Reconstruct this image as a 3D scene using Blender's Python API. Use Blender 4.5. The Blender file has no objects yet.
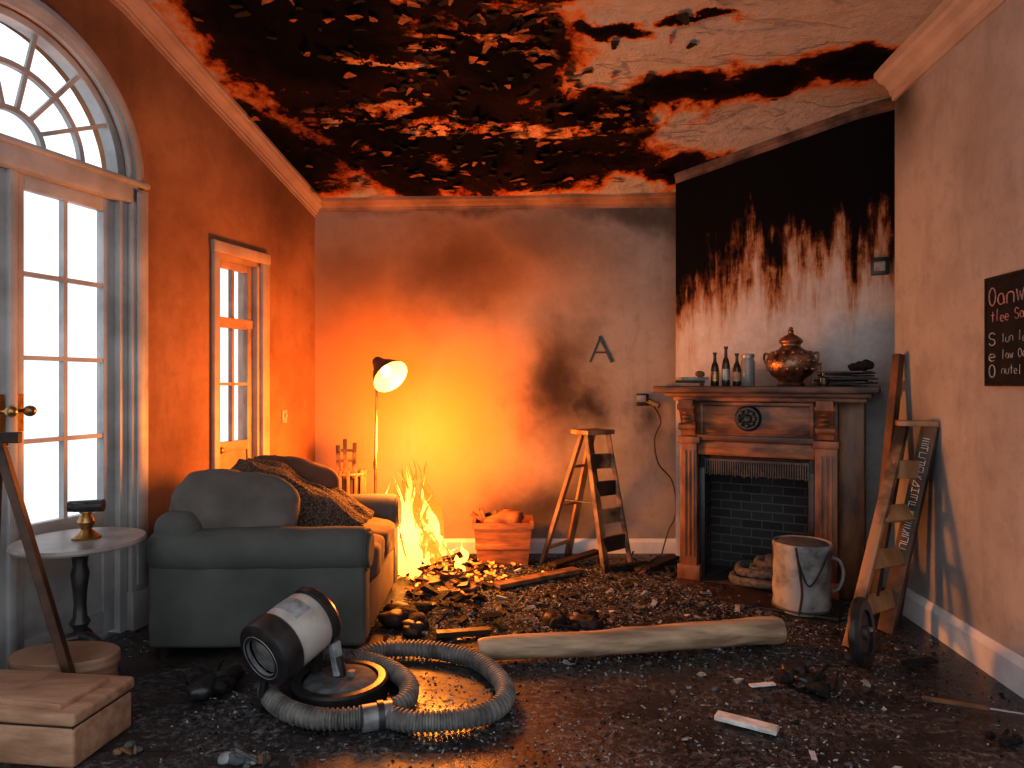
import bpy, bmesh, math, random
from mathutils import Vector, Matrix, noise, Euler
random.seed(7)
sc=bpy.context.scene
F=683.0; CH=1.4
def fl(u,v,z=0.0):
    Y=(CH-z)*F/(v-384.0); return Vector(((u-512)/F*Y,Y,z))
def at(u,v,Y): return Vector(((u-512)/F*Y,Y,CH-(v-384)/F*Y))
# ---------------------------------------------------------------- materials
def nm(name):
    m=bpy.data.materials.new(name); m.use_nodes=True; nt=m.node_tree
    return m,nt,nt.nodes['Principled BSDF']
def N(nt,t,**k):
    n=nt.nodes.new(t)
    for a,b in k.items(): setattr(n,a,b)
    return n
def L(nt,a,b): nt.links.new(a,b)
def coords(nt,scale=(1,1,1)):
    tc=N(nt,'ShaderNodeTexCoord'); mp=N(nt,'ShaderNodeMapping'); mp.inputs['Scale'].default_value=scale
    L(nt,tc.outputs['Object'],mp.inputs['Vector']); return mp.outputs['Vector']
def noi(nt,vec,scale=5,detail=5,rough=.55,dist=0):
    n=N(nt,'ShaderNodeTexNoise'); n.inputs['Scale'].default_value=scale; n.inputs['Detail'].default_value=detail
    n.inputs['Roughness'].default_value=rough; n.inputs['Distortion'].default_value=dist
    L(nt,vec,n.inputs['Vector']); return n
def ramp(nt,fac,stops,interp='LINEAR'):
    r=N(nt,'ShaderNodeValToRGB'); r.color_ramp.interpolation=interp
    e=r.color_ramp.elements
    while len(e)<len(stops): e.new(.5)
    for i,(p,c) in enumerate(stops):
        e[i].position=p; e[i].color=(c[0],c[1],c[2],1) if len(c)==3 else c
    L(nt,fac,r.inputs['Fac']); return r.outputs['Color']
def math_(nt,op,a,b=None,clamp=False):
    n=N(nt,'ShaderNodeMath',operation=op); n.use_clamp=clamp
    for i,x in enumerate((a,b)):
        if x is None: continue
        if isinstance(x,(int,float)): n.inputs[i].default_value=x
        else: L(nt,x,n.inputs[i])
    return n.outputs[0]
def mix(nt,fac,a,b,blend='MIX'):
    n=N(nt,'ShaderNodeMix',data_type='RGBA',blend_type=blend)
    if isinstance(fac,(int,float)): n.inputs[0].default_value=fac
    else: L(nt,fac,n.inputs[0])
    for i,x in ((6,a),(7,b)):
        if isinstance(x,tuple): n.inputs[i].default_value=(x[0],x[1],x[2],1)
        else: L(nt,x,n.inputs[i])
    return n.outputs[2]
def bumpn(nt,b,h,strength=.3,dist=.01):
    n=N(nt,'ShaderNodeBump'); n.inputs['Strength'].default_value=strength; n.inputs['Distance'].default_value=dist
    L(nt,h,n.inputs['Height']); L(nt,n.outputs[0],b.inputs['Normal'])
def spec(b,v): b.inputs['Specular IOR Level'].default_value=v
def gen(name,c1,c2=None,scale=6,rough=.6,metal=0,bump=.25,bscale=60,stretch=(1,1,1),lo=.35,hi=.65,bd=.004,emis=0,sp=None):
    m,nt,b=nm(name); c2=c2 or tuple(x*.6 for x in c1)
    v=coords(nt,stretch); n=noi(nt,v,scale,6)
    col=ramp(nt,n.outputs['Fac'],[(lo,c1),(hi,c2)]); L(nt,col,b.inputs['Base Color'])
    b.inputs['Roughness'].default_value=rough; b.inputs['Metallic'].default_value=metal
    if sp is not None: spec(b,sp)
    if bump: bumpn(nt,b,noi(nt,v,bscale,4).outputs['Fac'],bump,bd)
    if emis:
        L(nt,col,b.inputs['Emission Color']); b.inputs['Emission Strength'].default_value=emis
    return m
def blobs(nt,lst,axes,namp=.35,nscale=2.0):
    tc=N(nt,'ShaderNodeTexCoord')
    n=noi(nt,tc.outputs['Object'],nscale,6,.6)
    s=N(nt,'ShaderNodeVectorMath',operation='SUBTRACT'); L(nt,n.outputs['Color'],s.inputs[0]); s.inputs[1].default_value=(.5,.5,.5)
    sc_=N(nt,'ShaderNodeVectorMath',operation='SCALE'); L(nt,s.outputs[0],sc_.inputs[0]); sc_.inputs['Scale'].default_value=namp*2
    ad=N(nt,'ShaderNodeVectorMath',operation='ADD'); L(nt,tc.outputs['Object'],ad.inputs[0]); L(nt,sc_.outputs[0],ad.inputs[1])
    out=None
    for (a,b,ra,rb,st) in lst:
        c=[0,0,0]; r=[0,0,0]; c[axes[0]]=a;c[axes[1]]=b;r[axes[0]]=1/ra;r[axes[1]]=1/rb
        d=N(nt,'ShaderNodeVectorMath',operation='SUBTRACT'); L(nt,ad.outputs[0],d.inputs[0]); d.inputs[1].default_value=c
        q=N(nt,'ShaderNodeVectorMath',operation='MULTIPLY'); L(nt,d.outputs[0],q.inputs[0]); q.inputs[1].default_value=r
        l=N(nt,'ShaderNodeVectorMath',operation='LENGTH'); L(nt,q.outputs[0],l.inputs[0])
        mr=N(nt,'ShaderNodeMapRange',interpolation_type='SMOOTHSTEP'); L(nt,l.outputs['Value'],mr.inputs[0])
        mr.inputs[1].default_value=0; mr.inputs[2].default_value=1; mr.inputs[3].default_value=st; mr.inputs[4].default_value=0
        out=mr.outputs[0] if out is None else math_(nt,'MAXIMUM',out,mr.outputs[0])
    return out

def plaster(name,base,dark,soot=None,axes=(0,2),namp=.35,glow_tint=None,glow_col=(.50,.22,.07)):
    m,nt,b=nm(name); v=coords(nt)
    n=noi(nt,v,1.6,8,.62); col=ramp(nt,n.outputs['Fac'],[(.3,dark),(.6,base)])
    n2=noi(nt,v,9,8,.7); col=mix(nt,math_(nt,'MULTIPLY',ramp(nt,n2.outputs['Fac'],[(.5,(0,0,0)),(.75,(1,1,1))]),.45),col,tuple(x*.5 for x in base))
    n3=noi(nt,coords(nt,(1,1,.25)),5,8,.7); col=mix(nt,math_(nt,'MULTIPLY',ramp(nt,n3.outputs['Fac'],[(.52,(0,0,0)),(.72,(1,1,1))]),.4),col,tuple(x*.45 for x in base))
    if glow_tint: col=mix(nt,blobs(nt,glow_tint,axes,.25),col,glow_col)  # blobs of fire glow painted into the plaster colour
    if soot:
        s=blobs(nt,soot,axes,namp); col=mix(nt,s,col,(.018,.012,.010))
    L(nt,col,b.inputs['Base Color']); b.inputs['Roughness'].default_value=.85; spec(b,.25)
    bumpn(nt,b,noi(nt,v,22,8,.7).outputs['Fac'],.35,.006); return m
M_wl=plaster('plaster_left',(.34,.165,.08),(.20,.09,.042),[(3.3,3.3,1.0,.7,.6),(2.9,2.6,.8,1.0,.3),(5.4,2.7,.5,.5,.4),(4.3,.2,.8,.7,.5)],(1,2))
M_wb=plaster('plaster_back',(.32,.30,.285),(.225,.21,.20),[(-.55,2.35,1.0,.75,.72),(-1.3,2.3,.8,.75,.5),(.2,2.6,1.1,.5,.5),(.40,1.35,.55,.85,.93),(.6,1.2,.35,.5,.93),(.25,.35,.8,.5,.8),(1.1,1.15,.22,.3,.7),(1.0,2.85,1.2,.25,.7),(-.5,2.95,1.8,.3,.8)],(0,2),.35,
   [(-1.2,1.6,1.9,2.0,.95),(-.4,1.2,1.3,1.8,.9),(-.4,2.4,1.6,1.0,.8)],(.50,.20,.055))  # orange-brown blobs: warm firelight on the left half, put into the wall colour
M_wr=plaster('plaster_right',(.36,.375,.385),(.26,.265,.265),[(3.95,.8,.28,.9,.8),(4.25,3.2,.4,.6,.85),(3.1,2.2,1.0,1.0,.12),(3.6,.3,.6,.4,.3)],(1,2),.2)

def breast_mat():
    m,nt,b=nm('plaster_chimney_charred'); tc=N(nt,'ShaderNodeTexCoord')
    sp=N(nt,'ShaderNodeSeparateXYZ'); L(nt,tc.outputs['Object'],sp.inputs[0])
    v=coords(nt); vs=coords(nt,(1,1,.11)); vf=coords(nt,(1,1,.2))
    n1=noi(nt,vs,8,6,.65).outputs['Fac']; n2=noi(nt,v,1.8,6,.6).outputs['Fac']; n3=noi(nt,v,14,8,.7).outputs['Fac']; n5=noi(nt,vf,22,6,.7).outputs['Fac']
    h=math_(nt,'ADD',sp.outputs['Z'],math_(nt,'MULTIPLY',math_(nt,'SUBTRACT',n1,.5),1.5))
    h=math_(nt,'ADD',h,math_(nt,'MULTIPLY',math_(nt,'SUBTRACT',n2,.5),.9))
    h=math_(nt,'ADD',h,math_(nt,'MULTIPLY',math_(nt,'SUBTRACT',n3,.5),.45))
    h=math_(nt,'ADD',h,math_(nt,'MULTIPLY',math_(nt,'SUBTRACT',n5,.5),.7))
    t=math_(nt,'MULTIPLY',math_(nt,'SUBTRACT',1.75,sp.outputs['X']),.50)
    h=math_(nt,'ADD',h,math_(nt,'MAXIMUM',t,0))
    h=math_(nt,'DIVIDE',math_(nt,'SUBTRACT',h,1.74),1.4)
    base=ramp(nt,n3,[(.35,(.42,.42,.42)),(.65,(.80,.80,.80))])
    c=ramp(nt,h,[(.05,(.62,.62,.62)),(.22,(.56,.50,.45)),(.38,(.38,.20,.10)),(.47,(.11,.04,.02)),(.56,(.008,.007,.007))])
    col=mix(nt,.5,c,mix(nt,1,c,base,'MULTIPLY')); L(nt,col,b.inputs['Base Color'])
    b.inputs['Roughness'].default_value=.9; spec(b,.1); bumpn(nt,b,n3,.5,.01); return m
M_br=breast_mat()

def ceil_mat():
    m,nt,b=nm('ceiling_burnt'); v=coords(nt)
    lst=[(-1.2,4.0,1.2,1.3,1.1),(-.5,5.0,1.5,1.0,1.0),(-1.9,5.2,1.0,1.0,.9),(-.1,4.2,.9,.9,.95),(.5,5.2,1.2,.55,.85),(-.6,3.5,1.05,.7,1.15),(.20,3.5,.5,.34,1.0),
         (.6,4.75,.7,.36,1.0),(1.15,4.55,.65,.36,1.0),(1.65,4.42,.6,.36,1.05),(2.15,4.20,.55,.36,1.05),(.60,3.90,.38,.13,.92),(1.0,3.78,.34,.07,.85),(1.3,5.35,.8,.35,.8)]
    s=blobs(nt,lst,(0,1),.34,1.8)
    n=noi(nt,v,2.6,9,.64,.3).outputs['Fac']; n2=noi(nt,v,9,9,.75).outputs['Fac']
    h=math_(nt,'ADD',s,math_(nt,'MULTIPLY',math_(nt,'SUBTRACT',n,.5),.85))
    h=math_(nt,'ADD',h,math_(nt,'MULTIPLY',math_(nt,'SUBTRACT',n2,.5),.50),True)
    pale=ramp(nt,n2,[(.3,(.31,.29,.28)),(.6,(.48,.465,.455))])
    c=ramp(nt,h,[(.05,(.48,.46,.44)),(.16,(.52,.40,.32)),(.30,(.55,.19,.05)),(.38,(.28,.06,.015)),(.43,(.025,.012,.009)),(.80,(.006,.005,.005)),(1,(.008,.006,.006))])
    f=ramp(nt,h,[(.12,(1,1,1)),(.24,(0,0,0))])
    col=mix(nt,math_(nt,'MULTIPLY',f,.7),c,pale)
    # sheets of paint burnt off: orange-brown lath and plaster seen between black scales
    vo=N(nt,'ShaderNodeTexVoronoi'); vo.feature='F1'; vo.inputs['Scale'].default_value=9
    wn=noi(nt,v,5,6,.65); sv=N(nt,'ShaderNodeVectorMath',operation='SCALE'); L(nt,wn.outputs['Color'],sv.inputs[0]); sv.inputs['Scale'].default_value=.45
    av=N(nt,'ShaderNodeVectorMath',operation='ADD'); L(nt,coords(nt,(.55,1.5,1)),av.inputs[0]); L(nt,sv.outputs[0],av.inputs[1]); L(nt,av.outputs[0],vo.inputs['Vector'])
    cell=N(nt,'ShaderNodeSeparateColor'); L(nt,vo.outputs['Color'],cell.inputs[0])
    wv=coords(nt,(.45,1.25,1)); n4=noi(nt,wv,2.0,12,.62,.25).outputs['Fac']
    fis=ramp(nt,n4,[(.53,(0,0,0)),(.555,(1,1,1)),(.68,(1,1,1)),(.72,(.1,.1,.1))])
    n6=noi(nt,v,11,10,.8).outputs['Fac']; t6=math_(nt,'ADD',n6,math_(nt,'MULTIPLY',math_(nt,'SUBTRACT',cell.outputs[0],.55),.35))
    oc=ramp(nt,t6,[(.42,(.010,.006,.004)),(.48,(.22,.05,.013)),(.56,(.58,.20,.055)),(.70,(.75,.42,.22))])
    reg=blobs(nt,[(-.5,4.85,1.2,.62,1.0),(-1.4,5.1,.7,.6,.9),(.2,4.95,1.0,.45,1),(-.25,4.2,.75,.40,1.0),(-.9,4.4,.6,.4,.7),(-.45,3.7,.45,.22,.6)],(0,1),.3,2)
    col=mix(nt,math_(nt,'MULTIPLY',fis,ramp(nt,reg,[(.15,(0,0,0)),(.45,(1,1,1))])),col,oc)
    L(nt,col,b.inputs['Base Color']); b.inputs['Roughness'].default_value=.9; spec(b,.05)
    hh=math_(nt,'ADD',math_(nt,'MULTIPLY',h,.8),math_(nt,'ADD',math_(nt,'MULTIPLY',n6,.45),math_(nt,'ADD',math_(nt,'MULTIPLY',fis,-.5),math_(nt,'MULTIPLY',vo.outputs['Distance'],.35))))
    bumpn(nt,b,hh,.85,.05); return m
M_ce=ceil_mat()

def floor_mat():
    m,nt,b=nm('floor_wet_boards'); v=coords(nt)
    br=N(nt,'ShaderNodeTexBrick'); br.inputs['Scale'].default_value=1; br.inputs['Brick Width'].default_value=1.3; br.inputs['Row Height'].default_value=.13
    br.inputs['Mortar Size'].default_value=.004; br.inputs['Color1'].default_value=(.016,.015,.016,1); br.inputs['Color2'].default_value=(.028,.024,.023,1); br.inputs['Mortar'].default_value=(.003,.003,.003,1)
    L(nt,v,br.inputs['Vector'])
    n=noi(nt,v,2.2,10,.74).outputs['Fac']; n2=noi(nt,v,30,10,.85).outputs['Fac']; n3=noi(nt,v,1.1,6,.6).outputs['Fac']; n4=noi(nt,v,120,4,.7).outputs['Fac']
    cover=ramp(nt,n,[(.42,(.12,.12,.12)),(.56,(1,1,1))])
    sp1=ramp(nt,n2,[(.49,(0,0,0)),(.58,(1,1,1))]); sp2=ramp(nt,n4,[(.57,(0,0,0)),(.64,(1,1,1))])
    ash=math_(nt,'MULTIPLY',cover,math_(nt,'MAXIMUM',math_(nt,'MULTIPLY',sp1,.75),sp2))
    col=mix(nt,math_(nt,'MULTIPLY',ash,.8),br.outputs['Color'],(.25,.265,.28))
    L(nt,col,b.inputs['Base Color'])
    r=ramp(nt,n3,[(.40,(.14,.14,.14)),(.54,(.45,.45,.45))]); r=mix(nt,ash,r,(.95,.95,.95)); L(nt,r,b.inputs['Roughness']); spec(b,.4)
    bumpn(nt,b,math_(nt,'ADD',math_(nt,'MULTIPLY',br.outputs['Fac'],-.6),math_(nt,'MULTIPLY',n2,.55)),.45,.008); return m
M_fl=floor_mat()
def brick_mat():
    m,nt,b=nm('firebox_brick'); tc=N(nt,'ShaderNodeTexCoord')
    sp=N(nt,'ShaderNodeSeparateXYZ'); L(nt,tc.outputs['Object'],sp.inputs[0]); cb=N(nt,'ShaderNodeCombineXYZ')
    L(nt,math_(nt,'SUBTRACT',sp.outputs['X'],sp.outputs['Y']),cb.inputs[0]); L(nt,sp.outputs['Z'],cb.inputs[1])
    br=N(nt,'ShaderNodeTexBrick'); br.inputs['Scale'].default_value=1; br.inputs['Brick Width'].default_value=.2; br.inputs['Row Height'].default_value=.065
    br.inputs['Mortar Size'].default_value=.005; br.inputs['Color1'].default_value=(.022,.022,.023,1); br.inputs['Color2'].default_value=(.048,.047,.047,1); br.inputs['Mortar'].default_value=(.11,.11,.11,1)
    L(nt,cb.outputs[0],br.inputs['Vector']); L(nt,br.outputs['Color'],b.inputs['Base Color']); b.inputs['Roughness'].default_value=.8
    bumpn(nt,b,math_(nt,'MULTIPLY',br.outputs['Fac'],-1),.7,.01); return m
M_brick=brick_mat()
M_wood=gen('mantel_wood',(.25,.115,.050),(.065,.029,.016),7,.45,stretch=(1.5,1.5,.5),bump=.3,bscale=25)
M_woodh=gen('mantel_wood_horizontal',(.25,.115,.050),(.05,.024,.014),6,.45,stretch=(.8,.8,3),bump=.3,bscale=20)
M_shelf=gen('mantel_shelf_sooty',(.14,.070,.040),(.03,.018,.013),6,.45,stretch=(.8,.8,3),bump=.3,bscale=20)
M_woodd=gen('charred_wood',(.05,.027,.019),(.012,.009,.008),8,.6,bump=.6,bscale=40)
M_ladder=gen('ladder_wood',(.38,.22,.11),(.16,.08,.04),9,.5,stretch=(1,1,.3),bump=.3)
M_ladderc=gen('ladder_wood_sooty',(.30,.18,.10),(.035,.025,.020),5,.55,lo=.42,hi=.60,bump=.4)
M_beam=gen('scorched_timber',(.50,.37,.25),(.20,.135,.09),4,.65,stretch=(.5,5,5),bump=.5,bscale=14)
M_trimw=gen('trim_white',(.72,.76,.80),(.54,.56,.59),4,.5,bump=.15)
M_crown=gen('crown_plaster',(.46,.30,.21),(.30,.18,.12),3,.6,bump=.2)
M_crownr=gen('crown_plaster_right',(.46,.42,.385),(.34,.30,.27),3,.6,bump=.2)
M_sash=gen('window_paint',(.44,.44,.44),(.28,.28,.28),4,.45,bump=.12)
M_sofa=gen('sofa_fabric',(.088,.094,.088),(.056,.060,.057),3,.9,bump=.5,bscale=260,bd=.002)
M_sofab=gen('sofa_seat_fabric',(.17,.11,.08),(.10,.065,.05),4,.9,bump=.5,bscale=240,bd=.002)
M_pil=gen('pillow_linen',(.125,.112,.102),(.080,.072,.066),4,.95,bump=.5,bscale=200,bd=.002)
M_rust=gen('pillow_rust',(.16,.07,.04),(.08,.04,.03),4,.95,bump=.4,bscale=160)
def throw_mat():
    m,nt,b=nm('knit_throw'); v=coords(nt)
    w=N(nt,'ShaderNodeTexVoronoi'); w.inputs['Scale'].default_value=70; L(nt,v,w.inputs['Vector'])
    col=ramp(nt,w.outputs['Distance'],[(.1,(.17,.12,.085)),(.7,(.045,.03,.025))]); L(nt,col,b.inputs['Base Color']); b.inputs['Roughness'].default_value=.95
    bumpn(nt,b,math_(nt,'MULTIPLY',w.outputs['Distance'],-1),1,.012); return m
M_throw=throw_mat()
M_black=gen('black_metal',(.014,.014,.015),(.03,.03,.032),20,.35,bump=.2)
M_char=gen('charcoal',(.010,.009,.009),(.028,.027,.027),30,.8,bump=.9,bscale=70,bd=.01,sp=.2)
def ash_mat():
    m,nt,b=nm('ash_bed'); v=coords(nt); n=noi(nt,v,60,8,.8).outputs['Fac']; n2=noi(nt,v,5,6,.6).outputs['Fac']
    w=N(nt,'ShaderNodeTexVoronoi'); w.inputs['Scale'].default_value=70; L(nt,v,w.inputs['Vector'])
    hh=math_(nt,'ADD',n,math_(nt,'MULTIPLY',math_(nt,'SUBTRACT',n2,.5),.45))
    L(nt,ramp(nt,hh,[(.42,(.018,.018,.019)),(.52,(.068,.070,.074)),(.66,(.26,.275,.29))]),b.inputs['Base Color']); b.inputs['Roughness'].default_value=.95; spec(b,.2)
    bumpn(nt,b,math_(nt,'ADD',n,w.outputs['Distance']),1,.025); return m
M_ash=ash_mat()
M_ashl=gen('ash_light',(.34,.36,.38),(.16,.17,.18),20,.9)
M_ashg=gen('ash_grey',(.115,.125,.132),(.052,.057,.062),20,.9)
M_splint=gen('splintered_wood',(.22,.12,.065),(.06,.035,.025),12,.8)
M_ember=gen('embers',(1,.20,.02),(.5,.05,.01),30,.9,emis=3.5)
M_white=gen('enamel_grey',(.30,.31,.31),(.11,.113,.113),6,.7,lo=.42,hi=.62,bump=.5,bscale=30)
M_canw=gen('canister_white',(.46,.45,.43),(.28,.27,.26),7,.4,lo=.45,hi=.7)
M_tape=gen('chipped_white',(.70,.70,.68),(.40,.38,.36),14,.7)
M_tin=gen('galvanised',(.30,.31,.32),(.13,.13,.135),8,.45,metal=.5,lo=.45,hi=.7)
M_iron=gen('iron_fringe',(.10,.10,.10),(.04,.04,.04),12,.6,metal=.3)
M_hose=gen('hose_rubber',(.18,.175,.168),(.07,.067,.063),12,.6,bump=.3)
M_copper=gen('copper_urn',(.40,.25,.17),(.11,.06,.04),18,.36,metal=.85,bump=.9,bscale=55,bd=.006)
M_brass=gen('brass',(.50,.32,.13),(.25,.14,.06),15,.3,metal=.9)
M_glassd=gen('bottle_glass_dark',(.020,.016,.010),(.035,.022,.012),5,.12,bump=0)
M_glassg=gen('jar_glass_grey',(.22,.24,.24),(.12,.13,.13),5,.2,bump=.1)
M_box=gen('bentwood_box',(.34,.20,.13),(.20,.11,.07),4,.5,stretch=(1,1,8))
M_case=gen('pine_box_wood',(.44,.27,.18),(.29,.16,.10),5,.5,bump=.3,bscale=60,stretch=(1,5,5))
M_table=gen('table_top_paint',(.33,.31,.29),(.18,.165,.155),5,.4)
M_crate=gen('scorched_crate_wood',(.28,.11,.05),(.12,.05,.025),7,.7,stretch=(1,1,5))
M_chalk=gen('chalkboard_slate',(.012,.015,.018),(.022,.026,.029),6,.8,sp=.12)
M_chalkw=gen('chalk_white',(.45,.45,.44),(.22,.22,.21),60,.9)
M_chalkr=gen('chalk_pink',(.50,.26,.24),(.25,.12,.11),60,.9)
M_snow=gen('snowy_ground',(.98,.98,.98),(.95,.95,.96),1,.9,sp=0)
def glassm():
    m=bpy.data.materials.new('window_glass'); m.use_nodes=True; nt=m.node_tree; nt.nodes.clear()
    o=N(nt,'ShaderNodeOutputMaterial'); t=N(nt,'ShaderNodeBsdfTransparent'); g=N(nt,'ShaderNodeBsdfGlossy'); g.inputs['Roughness'].default_value=.05
    tc=N(nt,'ShaderNodeTexCoord'); n=noi(nt,tc.outputs['Object'],4,5)
    L(nt,ramp(nt,n.outputs['Fac'],[(.4,(.99,.99,1)),(.7,(.94,.95,.97))]),t.inputs['Color'])
    mx=N(nt,'ShaderNodeMixShader'); mx.inputs[0].default_value=.03; L(nt,t.outputs[0],mx.inputs[1]); L(nt,g.outputs[0],mx.inputs[2]); L(nt,mx.outputs[0],o.inputs[0]); return m
M_glass=glassm()
def flame_mat(name,st,lo,cs):
    m=bpy.data.materials.new(name); m.use_nodes=True; nt=m.node_tree; nt.nodes.clear()
    o=N(nt,'ShaderNodeOutputMaterial'); t=N(nt,'ShaderNodeBsdfTransparent'); e=N(nt,'ShaderNodeEmission')
    tc=N(nt,'ShaderNodeTexCoord'); sp=N(nt,'ShaderNodeSeparateXYZ'); L(nt,tc.outputs['Object'],sp.inputs[0])
    L(nt,ramp(nt,sp.outputs['Z'],[(.0,cs[0]),(.35,cs[1]),(.75,cs[2])]),e.inputs['Color']); e.inputs['Strength'].default_value=st
    v=coords(nt,(1,1,.45)); n=noi(nt,v,11,5,.65,1.0)
    mx=N(nt,'ShaderNodeMixShader'); L(nt,ramp(nt,n.outputs['Fac'],[(lo,(0,0,0)),(lo+.12,(1,1,1))]),mx.inputs[0])
    L(nt,t.outputs[0],mx.inputs[1]); L(nt,e.outputs[0],mx.inputs[2]); L(nt,mx.outputs[0],o.inputs[0]); return m
M_fl1=flame_mat('flame_core',3.6,.36,[(1,.36,.05),(1,.48,.11),(1,.26,.03)]); M_fl2=flame_mat('flame_outer',1.5,.46,[(1,.22,.015),(1,.30,.03),(1,.18,.012)])
def emit(name,c,s):
    m,nt,b=nm(name); b.inputs['Base Color'].default_value=(*c,1); b.inputs['Emission Color'].default_value=(*c,1); b.inputs['Emission Strength'].default_value=s; return m
M_bulb=emit('lamp_bulb',(1,.66,.30),7)
M_shadei=gen('lampshade_inner',(.75,.45,.20),(.6,.35,.14),4,.4,bump=0)

# ---------------------------------------------------------------- mesh helpers
def add(name,verts,faces,mat,parent=None,smooth=False,M=None,bevel=0,seg=2,angle=True):
    me=bpy.data.meshes.new(name); vv=[Vector(v) for v in verts]
    if M is not None: vv=[M@v for v in vv]
    me.from_pydata(vv,[],faces)
    bm=bmesh.new(); bm.from_mesh(me)
    bmesh.ops.recalc_face_normals(bm,faces=bm.faces)
    if bevel: bmesh.ops.bevel(bm,geom=list(bm.edges),offset=bevel,segments=seg,affect='EDGES',profile=.5,clamp_overlap=True)
    bm.to_mesh(me); bm.free()
    mats=mat if isinstance(mat,(list,tuple)) else [mat]
    for m in mats: me.materials.append(m)
    if smooth or bevel:
        for p in me.polygons: p.use_smooth=True
        if bevel or angle:
            try: me.set_sharp_from_angle(angle=math.radians(40))
            except Exception: pass
    ob=bpy.data.objects.new(name,me); sc.collection.objects.link(ob)
    if parent:
        ob.parent=parent; ob.matrix_parent_inverse=Matrix.Translation(-Vector(parent.location))
    return ob
def grp(name,loc=(0,0,0)):
    e=bpy.data.objects.new(name,None); e.location=loc; e.empty_display_size=.1; sc.collection.objects.link(e); return e
BF=[(0,1,3,2),(4,6,7,5),(0,4,5,1),(2,3,7,6),(0,2,6,4),(1,5,7,3)]
def bxv(x0,x1,y0,y1,z0,z1): return [(x,y,z) for x in (x0,x1) for y in (y0,y1) for z in (z0,z1)]
def box(name,x0,x1,y0,y1,z0,z1,mat,parent=None,M=None,bevel=0,seg=2): return add(name,bxv(x0,x1,y0,y1,z0,z1),BF,mat,parent,False,M,bevel,seg)
def frame(p1,p2,up=(0,0,1)):
    z=(Vector(p2)-Vector(p1)).normalized(); u=Vector(up)
    if abs(z.dot(u))>.995: u=Vector((0,1,0))
    x=u.cross(z).normalized(); y=z.cross(x)
    return Matrix(((x.x,y.x,z.x,p1[0]),(x.y,y.y,z.y,p1[1]),(x.z,y.z,z.z,p1[2]),(0,0,0,1)))
def beam(name,p1,p2,w,d,mat,parent=None,up=(0,0,1),bevel=.003):
    l=(Vector(p2)-Vector(p1)).length; return box(name,-w/2,w/2,-d/2,d/2,0,l,mat,parent,frame(p1,p2,up),bevel,1)
def sweepgeo(pts,radii,seg=10,flat=1.0,cap=True):
    pts=[Vector(p) for p in pts]; n=len(pts); V=[];Fc=[]; prev=None
    for i,p in enumerate(pts):
        t=(pts[min(i+1,n-1)]-pts[max(i-1,0)]).normalized()
        if prev is None:
            a=Vector((0,0,1)) if abs(t.z)<.9 else Vector((1,0,0)); x=a.cross(t).normalized()
        else: x=(prev-t*prev.dot(t)).normalized()
        prev=x; y=t.cross(x); r=radii[i] if hasattr(radii,'__len__') else radii
        for k in range(seg):
            a=2*math.pi*k/seg; V.append(p+x*math.cos(a)*r+y*math.sin(a)*r*flat)
    for i in range(n-1):
        for k in range(seg):
            k2=(k+1)%seg; Fc.append((i*seg+k,i*seg+k2,(i+1)*seg+k2,(i+1)*seg+k))
    if cap: Fc.append(tuple(range(seg-1,-1,-1))); Fc.append(tuple(range((n-1)*seg,n*seg)))
    return V,Fc
def tube(name,pts,radii,mat,parent=None,seg=10,flat=1.0): 
    V,Fc=sweepgeo(pts,radii,seg,flat); return add(name,V,Fc,mat,parent,True)
def cyl(name,p1,p2,r1,r2,mat,parent=None,seg=24): return tube(name,[p1,p2],[r1,r2],mat,parent,seg)
def cat(pts,n=12,closed=False):
    pts=[Vector(p) for p in pts]; out=[]
    for i in range(len(pts)-1):
        a=pts[max(i-1,0)];b=pts[i];c=pts[i+1];d=pts[min(i+2,len(pts)-1)]
        for k in range(n):
            t=k/n; out.append(.5*((2*b)+(c-a)*t+(2*a-5*b+4*c-d)*t*t+(3*b-a-3*c+d)*t**3))
    out.append(pts[-1]); return out
def lathe(name,prof,mat,parent=None,M=None,seg=32,a0=0,a1=2*math.pi):
    V=[];Fc=[];n=len(prof); full=abs(a1-a0-2*math.pi)<1e-6; cnt=seg if full else seg+1
    for k in range(cnt):
        a=a0+(a1-a0)*k/seg
        for r,z in prof: V.append((max(r,1e-4)*math.cos(a),max(r,1e-4)*math.sin(a),z))
    for k in range(seg):
        k2=(k+1)%cnt
        for i in range(n-1): Fc.append((k*n+i,k2*n+i,k2*n+i+1,k*n+i+1))
    return add(name,V,Fc,mat,parent,True,M)
def T(x,y,z): return Matrix.Translation((x,y,z))
def cushion(name,c,size,p,mat,parent=None,rot=(0,0,0),wr=.01,M0=None,n=16,pinch=0):
    V=[];Fc=[]; idx={}
    def vert(q):
        k=tuple(round(a,4) for a in q)
        if k not in idx:
            idx[k]=len(V); m=max(abs(a) for a in q); s=m/(sum(abs(a)**p for a in q)**(1/p)); V.append(Vector(q)*s)
        return idx[k]
    for ax in range(3):
        for sg in (-1,1):
            for i in range(n):
                for j in range(n):
                    f=[]
                    for (a,b) in ((i,j),(i+1,j),(i+1,j+1),(i,j+1)):
                        q=[0,0,0]; q[ax]=sg; q[(ax+1)%3]=-1+2*a/n; q[(ax+2)%3]=-1+2*b/n; f.append(vert(q))
                    Fc.append(f)
    S=Vector(size)/2; R=Euler(rot).to_matrix().to_4x4(); M=T(*c)@R
    if M0 is not None: M=M0@M
    out=[]
    for v in V:
        w=Vector((v.x*S.x,v.y*S.y,v.z*S.z))
        if pinch:
            e=max(abs(v.x),abs(v.z)); w.y*=1-pinch*e**3
        w+=v.normalized()*noise.noise(w*9+Vector(c)*3)*wr*1.6+v.normalized()*noise.noise(w*28)*wr*.4
        out.append(w)
    return add(name,out,Fc,mat,parent,True,M,0,2,False)

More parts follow.
